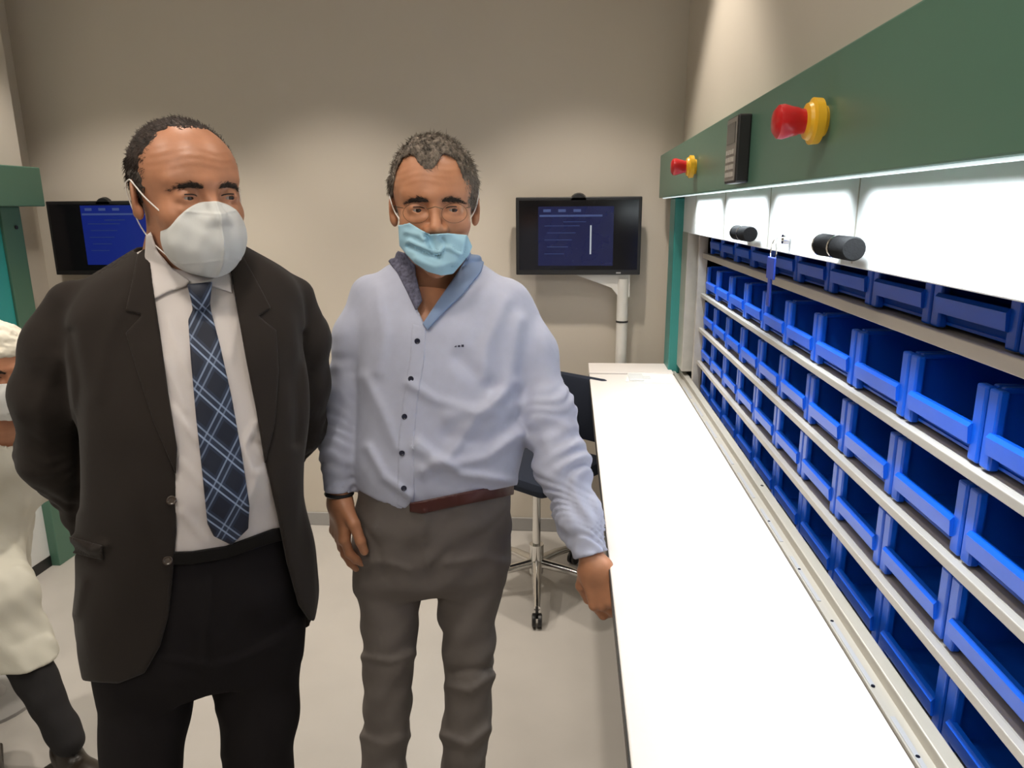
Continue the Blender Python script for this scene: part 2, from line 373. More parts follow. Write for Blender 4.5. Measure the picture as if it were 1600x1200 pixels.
# ---------------------------------------------------------------- office chair
cx, cy = -0.13, 2.80
ch = empty('office_chair', (cx, cy, 0), 'dark navy swivel office chair on chrome base behind the work table', 'chair')
M = Matrix.Translation((cx, cy, 0)) @ Matrix.Rotation(math.radians(-38), 4, 'Z')
b = MB(); b.box((-0.22, -0.22, 0.525), (0.22, 0.22, 0.59), 0.03, M); b.build('seat', navy_m, ch, smooth=True)
b = MB(); b.box((-0.185, 0.205, 0.63), (0.185, 0.255, 0.905), 0.022, M)
b.build('backrest', navy_m, ch, smooth=True)
b = MB(); b.tube([M @ Vector(p) for p in ((0, 0.02, 0.51), (0, 0.25, 0.515), (0, 0.285, 0.55), (0, 0.275, 0.75))], 0.018, 10); b.build('back_support', black_m, ch, smooth=True)
b = MB().lathe([(0, 0.01), (0, 0.030), (0.13, 0.030), (0.13, 0.017), (0.42, 0.017), (0.42, 0.005)], (cx, cy, 0.08), (0, 0, 1), 20); b.build('gas_column', chrome_m, ch, smooth=True)
b = MB().box((-0.10, -0.10, 0.495), (0.10, 0.12, 0.525), 0.006, M); b.build('seat_plate', black_m, ch)
for k in range(5):
    a = math.radians(-90+3+72*k); dx, dy = math.cos(a), math.sin(a)
    b = MB(); b.tube([(cx+dx*0.02, cy+dy*0.02, 0.125), (cx+dx*0.15, cy+dy*0.15, 0.110), (cx+dx*0.29, cy+dy*0.29, 0.080)], [0.022, 0.018, 0.013], 10)
    leg = b.build('base_arm', chrome_m, ch, smooth=True)
    b = MB(); q = Vector((cx+dx*0.29, cy+dy*0.29, 0.028)); sd = Vector((-dy, dx, 0))
    for s in (-1, 1): b.lathe([(0, 0.004), (0, 0.026), (0.003, 0.0278), (0.013, 0.0278), (0.016, 0.02), (0.016, 0.004)], q+sd*(0.004*s) - (sd*0.0 if s > 0 else Vector((0, 0, 0))), sd*s, 20)
    b.lathe([(0, 0.006), (0.05, 0.006)], q+Vector((0, 0, 0.01)), (0, 0, 1), 8)
    b.build('caster', black_m, leg, smooth=True)


# ================================================================ people: distance fields turned into meshes
def surfnet(f, lo, hi, h, coarse=4, slack=2.6):
    lo = np.array(lo, float); hi = np.array(hi, float)
    n = np.ceil((hi-lo)/h/coarse).astype(int)*coarse+1
    hc = h*coarse; nc = (n-1)//coarse+1
    ax = [lo[i]+np.arange(nc[i])*hc for i in range(3)]
    G = np.stack(np.meshgrid(*ax, indexing='ij'), -1).reshape(-1, 3).astype(np.float32)
    Vc = f(G).reshape(nc).astype(np.float32)
    near = np.abs(Vc) < hc*slack
    # per fine point take the closest coarse value
    idx = [np.minimum((np.arange(n[i])+coarse//2)//coarse, nc[i]-1) for i in range(3)]
    V = Vc[np.ix_(*idx)].copy(); m = near[np.ix_(*idx)]
    ii = np.nonzero(m)
    P = np.stack([lo[k]+ii[k]*h for k in range(3)], -1).astype(np.float32)
    out = np.empty(len(P), np.float32)
    for a in range(0, len(P), 400000): out[a:a+400000] = f(P[a:a+400000])
    V[ii] = out
    S = V < 0
    nx, ny, nz = V.shape
    acc = np.zeros((nx-1, ny-1, nz-1, 3), np.float32); cnt = np.zeros((nx-1, ny-1, nz-1), np.float32)
    quads = []
    cid = lambda i, j, k: (i*(ny-1)+j)*(nz-1)+k
    for axis in range(3):
        sl0 = [slice(None)]*3; sl1 = [slice(None)]*3
        sl0[axis] = slice(0, -1); sl1[axis] = slice(1, None)
        A = S[tuple(sl0)]; B = S[tuple(sl1)]
        I = np.array(np.nonzero(A != B))
        if I.shape[1] == 0: continue
        J = I.copy(); J[axis] += 1
        v0 = V[tuple(I)]; v1 = V[tuple(J)]; t = v0/(v0-v1)
        pos = I.astype(np.float32).copy(); pos[axis] += t
        o1, o2 = [(1, 2), (2, 0), (0, 1)][axis]
        cells = []
        for d1, d2 in ((1, 1), (0, 1), (0, 0), (1, 0)):
            c = I.copy(); c[o1] -= d1; c[o2] -= d2; cells.append(c)
            ok = (c[o1] >= 0) & (c[o2] >= 0) & (c[0] < nx-1) & (c[1] < ny-1) & (c[2] < nz-1)
            fl = cid(c[0][ok], c[1][ok], c[2][ok])
            for q in range(3): np.add.at(acc.reshape(-1, 3)[:, q], fl, pos[q][ok])
            np.add.at(cnt.reshape(-1), fl, 1)
        ok = np.ones(I.shape[1], bool)
        for c in cells: ok &= (c[o1] >= 0) & (c[o2] >= 0) & (c[0] < nx-1) & (c[1] < ny-1) & (c[2] < nz-1)
        Q = np.stack([cid(c[0][ok], c[1][ok], c[2][ok]) for c in cells], -1)
        fl = v0[ok] > 0
        Q[fl] = Q[fl][:, ::-1]
        quads.append(Q)
    if not quads: return np.zeros((0, 3)), np.zeros((0, 4), int)
    Q = np.concatenate(quads); u, inv = np.unique(Q, return_inverse=True); Q = inv.reshape(-1, 4)
    P = acc.reshape(-1, 3)[u]/cnt.reshape(-1)[u][:, None]
    return P*h+lo, Q
def mesh_from(name, parts, m, parent=None, uvf=None):
    vs, qs, o = [], [], 0
    for P, Q in parts: vs.append(P); qs.append(Q+o); o += len(P)
    P = np.concatenate(vs); Q = np.concatenate(qs)
    base = np.array(parent.location) if parent is not None else np.zeros(3)
    if parent is not None and parent.parent is not None: base = base+np.array(parent.parent.location)
    me = bpy.data.meshes.new(name)
    me.vertices.add(len(P)); me.vertices.foreach_set('co', (P-base).astype(np.float32).ravel())
    me.loops.add(len(Q)*4); me.loops.foreach_set('vertex_index', Q.astype(np.int32).ravel())
    me.polygons.add(len(Q)); me.polygons.foreach_set('loop_start', np.arange(0, len(Q)*4, 4, dtype=np.int32))
    me.polygons.foreach_set('use_smooth', [True]*len(Q))
    if uvf is not None:
        uv = uvf(P); l = me.uv_layers.new(name='UVMap'); l.data.foreach_set('uv', uv[Q.ravel()].astype(np.float32).ravel())
    me.update(); me.validate()
    return link(name, me, m, parent)
def smin(a, b, k): hh = np.maximum(k-np.abs(a-b), 0)/k; return np.minimum(a, b)-hh*hh*k*0.25
def smax(a, b, k): return -smin(-a, -b, k)
def Ln(v): return np.sqrt(np.maximum((v*v).sum(-1), 1e-14))
def sphere(P, c, r): return Ln(P-np.array(c, np.float32))-r
def ellip(P, c, r, Rm=None):
    q = P-np.array(c, np.float32)
    if Rm is not None: q = q @ np.array(Rm, np.float32)
    r = np.array(r, np.float32); k0 = Ln(q/r); k1 = Ln(q/(r*r)); return k0*(k0-1)/np.maximum(k1, 1e-6)
def capsule(P, a, b, ra, rb=None):
    rb = ra if rb is None else rb
    a = np.array(a, np.float32); b = np.array(b, np.float32); ab = b-a; pa = P-a
    t = np.clip(pa @ ab/max(float(ab @ ab), 1e-9), 0, 1); t = t.astype(np.float32)
    return Ln(pa-t[:, None]*ab)-(ra+(rb-ra)*t)
def chain(P, pts, k=0.01, flat=None):
    """pts: (xyz, r)"""
    d = None
    for (a, ra), (b, rb) in zip(pts, pts[1:]):
        e = capsule(P, a, b, ra, rb); d = e if d is None else smin(d, e, k)
    return d
def rbox(P, c, hs, r, Rm=None):
    q = P-np.array(c, np.float32)
    if Rm is not None: q = q @ np.array(Rm, np.float32)
    q = np.abs(q)-(np.array(hs, np.float32)-r); return Ln(np.maximum(q, 0))+np.minimum(q.max(-1), 0)-r
_rng = np.random.RandomState(3)
def wob(P, wl, amp, seed=0, stretch=(1, 1, 1), n=9, ridge=False):
    rs = np.random.RandomState(seed); q = P*np.array(stretch, np.float32); s = 0
    for i in range(n):
        d = rs.normal(size=3); d /= np.linalg.norm(d); kk = 2*math.pi/wl*rs.uniform(0.7, 1.5)
        s = s+np.sin(q @ (d*kk).astype(np.float32)+rs.uniform(0, 6.28))
    s = s/math.sqrt(n/2)
    if ridge: s = 1-2*np.minimum(np.abs(s), 1.2)
    return s*amp
def poly2(px, py, poly):
    """signed distance (pixels) to polygon, negative inside"""
    d = np.full(px.shape, 1e9, np.float32); inside = np.zeros(px.shape, bool); n = len(poly)
    for i in range(n):
        ax, ay = poly[i]; bx, by = poly[(i+1) % n]; ex, ey = bx-ax, by-ay
        wx, wy = px-ax, py-ay; t = np.clip((wx*ex+wy*ey)/(ex*ex+ey*ey+1e-9), 0, 1)
        d = np.minimum(d, (wx-ex*t)**2+(wy-ey*t)**2)
        c = ((ay <= py) & (by > py)) | ((by <= py) & (ay > py))
        xx = ax+(py-ay)*ex/(ey if abs(ey) > 1e-9 else 1e-9)
        inside ^= c & (px < xx)
    return np.where(inside, -1, 1)*np.sqrt(d)
def outline(P, poly):
    x, y, dep = proj(P); return (poly2(x, y, poly)*dep/F).astype(np.float32)
def fold(P, line, amp, wpx):
    """a cloth ridge (amp>0) or crease along a line"""
    x, y, dep = proj(P); d = np.full(x.shape, 1e9, np.float32)
    for (ax, ay), (bx, by) in zip(line, line[1:]):
        ex, ey = bx-ax, by-ay; wx, wy = x-ax, y-ay; t = np.clip((wx*ex+wy*ey)/(ex*ex+ey*ey), 0, 1)
        d = np.minimum(d, (wx-ex*t)**2+(wy-ey*t)**2)
    return -amp*np.exp(-d/(wpx*wpx))
class Frame:
    """a person's frame: standing point, facing angle"""
    def __init__(s, P0, deg):
        s.O = np.array([P0[0], P0[1], 0.0]); t = math.radians(deg)
        s.fw = np.array([math.sin(t), -math.cos(t), 0]); s.lat = np.array([math.cos(t), math.sin(t), 0])
    def at(s, px, py, off=0.0):
        d = ray(px, py); t = (off-(CAMP-s.O) @ s.fw)/(d @ s.fw); return CAMP+d*t
    def loc(s, P):
        q = P-s.O.astype(np.float32); return q @ s.lat.astype(np.float32), q @ s.fw.astype(np.float32), P[:, 2]
    def w(s, u, v, z): return s.O+s.lat*u+s.fw*v+np.array([0, 0, z])
    def chain(s, L):
        """(px,py,off,rpx) -> world points and radii"""
        out = []
        for px, py, off, r in L:
            p = s.at(px, py, off); dep = -((p-CAMP) @ CM.T)[2]; out.append((p, r*dep/F))
        return out
    def loft(s, st, n=2.4, smooth=2):
        """stations (py, xl, xr, halfdepth, off)"""
        Z, U, A, B, V = [], [], [], [], []
        for py, xl, xr, hd, off in st:
            a = s.at(xl, py, off); b = s.at(xr, py, off); Z.append((a[2]+b[2])/2)
            ua, ub = (a-s.O) @ s.lat, (b-s.O) @ s.lat; U.append((ua+ub)/2); A.append((ub-ua)/2); B.append(hd); V.append(off)
        o = np.argsort(Z); Z = np.array(Z)[o]; g = np.linspace(Z[0], Z[-1], 160)
        arr = []
        for q in (U, A, B, V):
            y = np.interp(g, Z, np.array(q)[o])
            for _ in range(smooth):
                yp = np.pad(y, 3, mode='reflect', reflect_type='odd'); y = np.convolve(yp, np.ones(7)/7, 'valid')
            arr.append(y)
        return s, g, arr, n
    @staticmethod
    def ev(L, P, grow=0.0, cap=0.01):
        s, g, (U, A, B, V), n = L
        u, v, z = s.loc(P); a = np.interp(z, g, A)+grow; b = np.interp(z, g, B)+grow
        x = u-np.interp(z, g, U); y = v-np.interp(z, g, V)
        k = ((np.abs(x)/a)**n+(np.abs(y)/b)**n+1e-9)**(1/n); r = np.sqrt(x*x+y*y+1e-9)
        d = r*(1-1/np.maximum(k, 1e-3)); d = np.where(k < 0.3, -np.minimum(a, b)*0.7, d)
        return smax(smax(d, z-g[-1]-grow*0, cap), g[0]-z, cap).astype(np.float32)

# ---------------- head
class Head:
    def __init__(s, c, yaw, pitch, roll, sc):
        y, p, r = map(math.radians, (yaw, pitch, roll))
        fw = np.array([math.sin(y)*math.cos(p), -math.cos(y)*math.cos(p), -math.sin(p)])
        lat = np.array([math.cos(y), math.sin(y), 0]); up = np.cross(lat, -fw); up = -np.cross(lat, fw) if up[2] < 0 else up
        lat2 = lat*math.cos(r)+up*math.sin(r); up2 = up*math.cos(r)-lat*math.sin(r)
        s.M = np.stack([lat2, fw, up2], 1); s.c = np.array(c); s.s = sc; s.k = 1.0
    def L(s, P):
        q = ((P-s.c.astype(np.float32)) @ s.M.astype(np.float32))/s.s
        if s.k != 1.0: q[:, 2] = np.where(q[:, 2] > 0.03, 0.03+(q[:, 2]-0.03)*s.k, q[:, 2])
        return q
    def W(s, q): return s.c+s.M @ (np.array(q, float)*s.s)
def head_skin(q, hd):
    """q in head space: x across, y forward, z up; eyes at z=0"""
    d = ellip(q, (0, -0.012, 0.032), (0.076, 0.097, 0.087))
    d = smin(d, ellip(q, (0, 0.030, 0.030), (0.062, 0.060, 0.062)), 0.03)
    d = smin(d, ellip(q, (0, 0.026, -0.040), (0.060, 0.060, 0.066)), 0.03)
    d = smin(d, ellip(q, (0, 0.022, -0.078), (0.054, 0.060, 0.042)), 0.025)
    d = smin(d, sphere(q, (0, 0.070, -0.108), 0.019), 0.03)
    for sx in (-1, 1):
        d = smin(d, ellip(q, (sx*0.040, 0.058, -0.032), (0.022, 0.022, 0.020)), 0.022)
        d = smin(d, capsule(q, (sx*0.008, 0.088, 0.018), (sx*0.048, 0.066, 0.022), 0.008, 0.006), 0.016)
    e = None
    for sx in (-1, 1): d = smax(d, -ellip(q, (sx*0.032, 0.101, -0.003), (0.019, 0.022, 0.013)), 0.014)
    # nose
    ns = capsule(q, (0, 0.086, 0.004), (0, 0.110, -0.034), 0.007, 0.0105)
    for sx in (-1, 1): ns = smin(ns, ellip(q, (sx*0.013, 0.095, -0.039), (0.009, 0.013, 0.009)), 0.008)
    d = smin(d, ns, 0.012)
    for sx in (-1, 1): d = smax(d, -sphere(q, (sx*0.007, 0.101, -0.049), 0.004), 0.003)
    # lids with an opening over the eyeball
    for sx in (-1, 1):
        lid = ellip(q, (sx*0.032, 0.075, -0.003), (0.0165, 0.0150, 0.0150))
        lid = smax(lid, -ellip(q, (sx*0.032, 0.095, -0.005), (0.0130, 0.012, hd.get('open', 0.0038))), 0.002)
        d = smin(d, lid, 0.006)
        d = smin(d, capsule(q, (sx*0.018, 0.0865, -0.019), (sx*0.042, 0.080, -0.022), 0.004, 0.003), 0.010)   # bag
    # lips
    d = smin(d, capsule(q, (-0.018, 0.084, -0.071), (0.018, 0.084, -0.071), 0.006), 0.010)
    d = smin(d, capsule(q, (-0.015, 0.083, -0.081), (0.015, 0.083, -0.081), 0.0065), 0.010)
    # ears
    ca, sa = math.cos(0.25), math.sin(0.25)
    for sx in (-1, 1):
        Rm = np.array([[math.cos(0.35), sx*math.sin(0.35), 0], [-sx*math.sin(0.35), math.cos(0.35), 0], [0, 0, 1]])
        ear = ellip(q, (sx*0.079, -0.012, -0.006), (0.0055, 0.017, 0.028), Rm)
        ear = smin(ear, ellip(q, (sx*0.076, -0.004, -0.028), (0.006, 0.009, 0.011)), 0.008)
        ear = smax(ear, -ellip(q, (sx*0.087, -0.010, -0.006), (0.005, 0.010, 0.019), Rm), 0.004)
        d = smin(d, ear, 0.006)
    # forehead lines
    d = d+0.00035*np.sin(q[:, 2]*520+60*q[:, 0]**2*10+2*np.sin(q[:, 0]*70))*np.exp(-((q[:, 2]-0.055)/0.02)**2)*(q[:, 1] > 0.04)*hd.get('lines', 1)
    return d
skin_m1 = mat('skin_tan', (0.46, 0.208, 0.115), 0.42, spec=0.5, sub=0.08, noise=(28, 0.10), bump=(260, 0.12, 0.001))
skin_m2 = mat('skin_ruddy', (0.49, 0.225, 0.122), 0.45, spec=0.45, sub=0.08, noise=(28, 0.10), bump=(260, 0.12, 0.001))
eye_m = mat('eye_white', (0.34, 0.29, 0.26), 0.15)
iris_m = mat('iris_brown', (0.025, 0.012, 0.007), 0.1)
brow_m = mat('brow_hair', (0.030, 0.019, 0.014), 0.8, bump=(300, 0.8, 0.002, (3, 3, 1)))
maskw_m = mat('mask_white', (0.66, 0.67, 0.66), 0.85, bump=(500, 0.15, 0.001))
maskb_m = mat('mask_blue', (0.36, 0.60, 0.74), 0.75, bump=(500, 0.15, 0.001))
loop_m = mat('elastic_white', (0.8, 0.78, 0.75), 0.8)
def add_head_bits(root, hd, body):
    for sx in (-1, 1):
        c = hd.W((sx*0.032, 0.0745, -0.004)); r = 0.0135*hd.s
        P, Q = surfnet(lambda p: sphere(p, c, r), c-0.018, c+0.018, 0.0022, 2)
        ey = mesh_from('eye', [(P, Q)], eye_m, root)
        lsh = [(sx*(0.032+0.0145*math.cos(a)), 0.0895-0.006*abs(math.cos(a))**2-(0.004 if math.cos(a) > 0.5 else 0), -0.004+0.0052*math.sin(a)) for a in np.linspace(0.15, math.pi-0.15, 9)]
        MB().tube([hd.W(v) for v in lsh], [0.0004]+[0.0011]*7+[0.0004], 6).build('eyelashes', brow_m, root, smooth=True)
        ic = hd.W((sx*0.032+0.0015, 0.0805, -0.0045))
        P, Q = surfnet(lambda p: sphere(p, ic, 0.0082*hd.s), ic-0.012, ic+0.012, 0.0016, 2)
        mesh_from('iris', [(P, Q)], iris_m, ey)
def box_of(W, pts, m): A = np.array([W(p) for p in pts]); return A.min(0)-m, A.max(0)+m

def strands(hd, PQ, n, comb, ln, wd, seed, lift=0.35):
    P, Q = PQ; rs = np.random.RandomState(seed)
    fc = P[Q]; nrm = np.cross(fc[:, 2]-fc[:, 0], fc[:, 3]-fc[:, 1]); nrm /= np.linalg.norm(nrm, axis=1)[:, None]+1e-9
    ctr = fc.mean(1); ok = np.nonzero(((ctr-hd.c)*nrm).sum(1) > 0.03)[0]; k = rs.choice(ok, n)
    c = ctr[k]+rs.normal(size=(n, 3))*0.0008; nn = nrm[k]
    q = hd.L(c.astype(np.float32)).astype(float); cm = np.array([comb(v) for v in q]) @ hd.M.T
    t = cm-(cm*nn).sum(1)[:, None]*nn; t /= np.linalg.norm(t, axis=1)[:, None]+1e-9
    t = t+rs.normal(size=(n, 3))*0.22; L = ln*rs.uniform(0.6, 1.2, n)[:, None]
    sd = np.cross(t, nn); sd /= np.linalg.norm(sd, axis=1)[:, None]+1e-9
    p0 = c-nn*0.001; p1 = c+(t*0.55+nn*lift*0.6)*L; p2 = c+(t*1.0+nn*lift*0.7)*L
    V = []; W = (wd, wd*0.8, wd*0.2)
    for p, w_ in zip((p0, p1, p2), W):
        for a in (0, 2.094, 4.189): V.append(p+(sd*math.cos(a)+nn*math.sin(a))*w_)
    V = np.stack(V, 1).reshape(-1, 3); QQ = []
    o = np.arange(n)*9
    for r in (0, 3):
        for j in range(3): QQ.append(np.stack([o+r+j, o+r+(j+1) % 3, o+r+3+(j+1) % 3, o+r+3+j], 1))
    return V, np.concatenate(QQ)
# ---------------- hands: wrist, direction a (fingers), s (towards thumb), n (palm side)
def hand_sdf(P, wrist, a, n, curl, spread=1.0, thumb_side=1, sc=1.0, thumb_curl=0.5):
    a = np.array(a, float); a /= np.linalg.norm(a); n = np.array(n, float); n -= n.dot(a)*a; n /= np.linalg.norm(n)
    s = np.cross(a, n)*thumb_side; B = np.stack([a, s, n], 1)
    q = ((P-np.array(wrist, np.float32)) @ B.astype(np.float32))/sc
    d = rbox(q, (0.050, 0.0, 0.0), (0.046, 0.038, 0.0135), 0.0125)
    d = smin(d, ellip(q, (0.040, 0.022, 0.006), (0.034, 0.018, 0.015)), 0.014)
    d = smin(d, capsule(q, (-0.028, 0, 0), (0.015, 0, 0), 0.0245, 0.024), 0.03)
    LNG = [(0.030, 0.074), (0.010, 0.083), (-0.0105, 0.077), (-0.029, 0.061)]
    for i, (off, ln) in enumerate(LNG):
        c = curl[i] if isinstance(curl, (list, tuple)) else curl
        p = np.array([0.088-0.004*abs(i-1), off, 0.0]); ang = 0.0; out = (off*0.9)*spread
        r = (0.0098, 0.0100, 0.0095, 0.0085)[i]; pts = [(p.copy()-np.array([0.02, 0, 0]), r*1.05), (p.copy(), r*1.12)]
        for frac, cc, rr in ((0.46, 0.8, 1.0), (0.30, 1.1, 0.92), (0.24, 0.7, 0.80)):
            ang += c*cc; p = p+ln*frac*np.array([math.cos(ang), out*2.2*math.cos(ang), math.sin(ang)]); pts.append((p.copy(), r*rr))
        d = smin(d, chain(q, pts, 0.003), 0.005)
        kn = np.array([0.090-0.004*abs(i-1), off, -0.004]); d = smin(d, sphere(q, kn, 0.0085), 0.006)
    tp = np.array([0.018, 0.030, 0.004]); t1 = np.array([0.045, 0.055, 0.012]); an = thumb_curl
    t2 = t1+0.036*np.array([math.cos(an*0.6), 0.35-0.2*an, math.sin(an)*0.8]); t3 = t2+0.026*np.array([math.cos(an), 0.1-0.5*an, math.sin(an)])
    d = smin(d, chain(q, [(tp, 0.015), (t1, 0.0125), (t2, 0.0108), (t3, 0.009)], 0.004), 0.008)
    return d*sc

# ================================================================ the man in the blue shirt
f2 = Frame(PY(686, 640, 1.47), 11)
h2 = Head(f2.at(679, 321, 0.02), 11, 2.5, 0, 1.04); h2.k = 1.05
H2 = dict(open=0.0034)
neck2 = [(h2.W((0, -0.020, -0.06)), 0.056), (f2.at(676, 425, -0.05), 0.060), (f2.at(674, 470, -0.06), 0.075)]
sh_arm_r = f2.chain([(582, 464, -0.03, 34), (558, 525, -0.02, 33), (542, 610, 0.0, 31), (533, 700, 0.035, 27), (530, 768, 0.055, 24)])
sh_arm_l = f2.chain([(790, 474, -0.03, 40), (824, 550, 0.0, 43), (852, 640, 0.05, 42), (878, 730, 0.11, 38), (905, 810, 0.165, 33), (922, 868, 0.20, 27)])
tor2 = f2.loft([(408, 612, 745, 0.060, -0.05), (425, 588, 775, 0.080, -0.045), (452, 566, 806, 0.102, -0.035), (500, 556, 826, 0.122, -0.02), (560, 558, 822, 0.132, -0.005),
                (640, 556, 822, 0.140, 0.01), (710, 554, 817, 0.145, 0.018), (750, 556, 806, 0.140, 0.015), (780, 560, 800, 0.130, 0.010), (820, 562, 795, 0.12, 0.0)])
pel2 = f2.loft([(690, 562, 796, 0.142, 0.018), (745, 560, 797, 0.142, 0.018), (780, 557, 797, 0.138, 0.014), (830, 553, 797, 0.132, 0.003), (880, 552, 795, 0.125, -0.01), (905, 556, 790, 0.10, -0.01)], n=2.3)
def leg(fr, st, **k): return fr.loft(st, n=2.1, **k)
lL2 = leg(f2, [(840, 556, 680, 0.10, -0.005), (900, 554, 664, 0.092, -0.005), (950, 562, 655, 0.084, 0), (1000, 566, 652, 0.078, 0), (1060, 568, 645, 0.072, 0), (1130, 567, 641, 0.068, -0.005), (1210, 562, 634, 0.066, -0.01), (1330, 566, 632, 0.066, -0.02), (1440, 574, 628, 0.064, -0.03)])
lR2 = leg(f2, [(840, 676, 795, 0.10, -0.005), (900, 676, 788, 0.092, -0.005), (950, 683, 778, 0.084, 0), (1000, 691, 773, 0.078, 0), (1060, 696, 770, 0.072, 0.005), (1130, 691, 766, 0.068, 0), (1210, 690, 756, 0.066, -0.01), (1330, 690, 752, 0.066, -0.02), (1440, 694, 748, 0.064, -0.03)])
wr_r = sh_arm_r[-1][0]; wr_l = sh_arm_l[-1][0]
def body2(P):
    d = head_skin(h2.L(P), H2)*h2.s
    return smin(d, chain(P, neck2, 0.03), 0.025)
FOLD2 = [([(812, 500), (800, 580), (770, 640), (700, 650)], 0.007, 13), ([(805, 600), (745, 650), (700, 715), (660, 735)], 0.010, 12), ([(812, 680), (760, 715), (690, 730), (650, 700)], 0.009, 11),
         ([(640, 600), (680, 625), (735, 640)], 0.006, 10), ([(655, 690), (720, 740), (800, 752)], 0.008, 9), ([(570, 590), (600, 650), (620, 700)], 0.005, 12),
         ([(575, 700), (600, 745), (640, 775)], 0.006, 9), ([(790, 470), (760, 540), (755, 590)], 0.006, 12), ([(590, 450), (600, 520), (590, 580)], 0.005, 12),
         ([(720, 560), (760, 600), (800, 610)], -0.007, 16), ([(700, 680), (760, 690), (810, 650)], -0.007, 14)]
def arm_folds(P, L, seed, amp):
    """cross folds that ride around a sleeve"""
    a = np.array(L[0][0], np.float32); b = np.array(L[-1][0], np.float32); ax = (b-a); ln = np.linalg.norm(ax); ax /= ln
    t = (P-a) @ ax; rs = np.random.RandomState(seed)
    w_ = wob(P, 0.20, 0.040, seed, n=6); w2 = wob(P, 0.12, 0.5, seed+3, n=6)
    s = (np.sin((t+w_)*2*math.pi/0.060)*(0.6+w2)+0.5*np.sin((t-1.5*w_)*2*math.pi/0.036+1)*(0.7-w2))*1.15
    env = np.clip((t/ln-0.25)/0.25, 0.15, 1)
    return s*amp*env
def shirt2_core(P):
    d = Frame.ev(tor2, P)
    al = chain(P, sh_arm_l, 0.03)+arm_folds(P, sh_arm_l, 5, 0.0040)
    ar = chain(P, sh_arm_r, 0.03)+arm_folds(P, sh_arm_r, 6, 0.0022)
    d = smin(d, al, 0.022); d = smin(d, ar, 0.014)
    for l, a, w_ in FOLD2: d = d+fold(P, l, a*1.35, w_*0.85)
    return d+wob(P, 0.13, 0.0018, 11)
NECK2 = [(640, 380), (632, 430), (646, 470), (664, 508), (690, 470), (722, 420), (735, 380)]
HEM2 = [(400, 772), (556, 764), (590, 782), (626, 796), (632, 797), (650, 790), (720, 778), (770, 766), (806, 758), (842, 762), (1100, 770), (1100, 1300), (400, 1300)]
def shirt2(P):
    d = shirt2_core(P)
    cut = outline(P, NECK2); _, v, _ = f2.loc(P)
    d = smax(d, -smax(cut, -(v+0.035), 0.004), 0.003)
    # hem only cuts the torso, cuffs end the sleeves
    u = (P-f2.O.astype(np.float32)) @ f2.lat.astype(np.float32)
    near = np.minimum(chain(P, sh_arm_l[2:], 0.03), chain(P, sh_arm_r[2:], 0.03))-0.012
    tors = np.maximum(-outline(P, HEM2), -1)
    d = np.maximum(d, np.minimum(tors, near+0.0) if False else np.where(near < 0, -1, tors))
    for wq, L in ((wr_r, sh_arm_r), (wr_l, sh_arm_l)):
        ax = np.array(L[-1][0]-L[-2][0], float); ax /= np.linalg.norm(ax)
        t = (P-np.array(wq, np.float32)) @ ax.astype(np.float32)
        rr = Ln(P-np.array(wq, np.float32))
        d = np.where(rr < 0.09, smax(d, t, 0.003), d)
        hole = np.where(rr < 0.09, np.sqrt(np.maximum(rr*rr-t*t, 0))-L[-1][1]*0.80, 1)
        d = np.where((t > -0.014) & (rr < 0.09), smax(d, -hole, 0.003), d)
    return d
shirt_blue = mat('shirt_blue', (0.47, 0.495, 0.62), 0.85, spec=0.2, bump=(900, 0.15, 0.0006), noise=(45, 0.03), sheen=0.1)
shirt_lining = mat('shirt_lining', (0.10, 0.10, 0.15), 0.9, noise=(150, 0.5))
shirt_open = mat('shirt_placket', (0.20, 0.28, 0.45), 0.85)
trouser_grey = mat('trouser_grey', (0.170, 0.150, 0.138), 0.88, spec=0.2, bump=(700, 0.25, 0.0008), noise=(14, 0.07))
leather_m = mat('belt_leather', (0.06, 0.012, 0.010), 0.4)
shoe_m = mat('shoe_leather', (0.02, 0.014, 0.010), 0.35)
button_m = mat('button_navy', (0.008, 0.010, 0.03), 0.3)
g2 = empty('person', tuple(f2.O), 'man in light blue shirt and grey trousers wearing a pale blue surgical mask', 'person')
hb = [(x*0.1, y*0.125, z*0.135-0.003) for x in (-1, 1) for y in (-1, 1) for z in (-1, 1)]
lo, hi = box_of(h2.W, hb, 0.01); lo[2] -= 0.20; lo[0] -= 0.02; hi[0] += 0.02; hi[1] += 0.04
parts = [surfnet(body2, lo, hi, 0.0028)]
# right hand (picture left), hanging
aR = np.array([-0.03, -0.08, -1.0]); hn = np.array([0.80, 0.60, 0])
hR = lambda P: hand_sdf(P, wr_r+np.array([0, 0, -0.012]), aR, hn, [0.36, 0.26, 0.28, 0.34], 0.3, 1, 0.98, 0.35)
parts.append(surfnet(hR, wr_r-[0.09, 0.10, 0.21], wr_r+[0.10, 0.09, 0.05], 0.0024))
# left hand reaching to the table edge
aL = np.array([0.30, -0.32, -0.82]); hnL = np.array([0.50, 0.80, -0.10])
hL = lambda P: hand_sdf(P, wr_l+np.array([0.006, -0.004, -0.010]), aL, hnL, [0.75, 1.05, 1.1, 1.1], 0.4, -1, 0.98, 0.75)
parts.append(surfnet(hL, wr_l-[0.12, 0.15, 0.2], wr_l+[0.14, 0.12, 0.06], 0.0024))
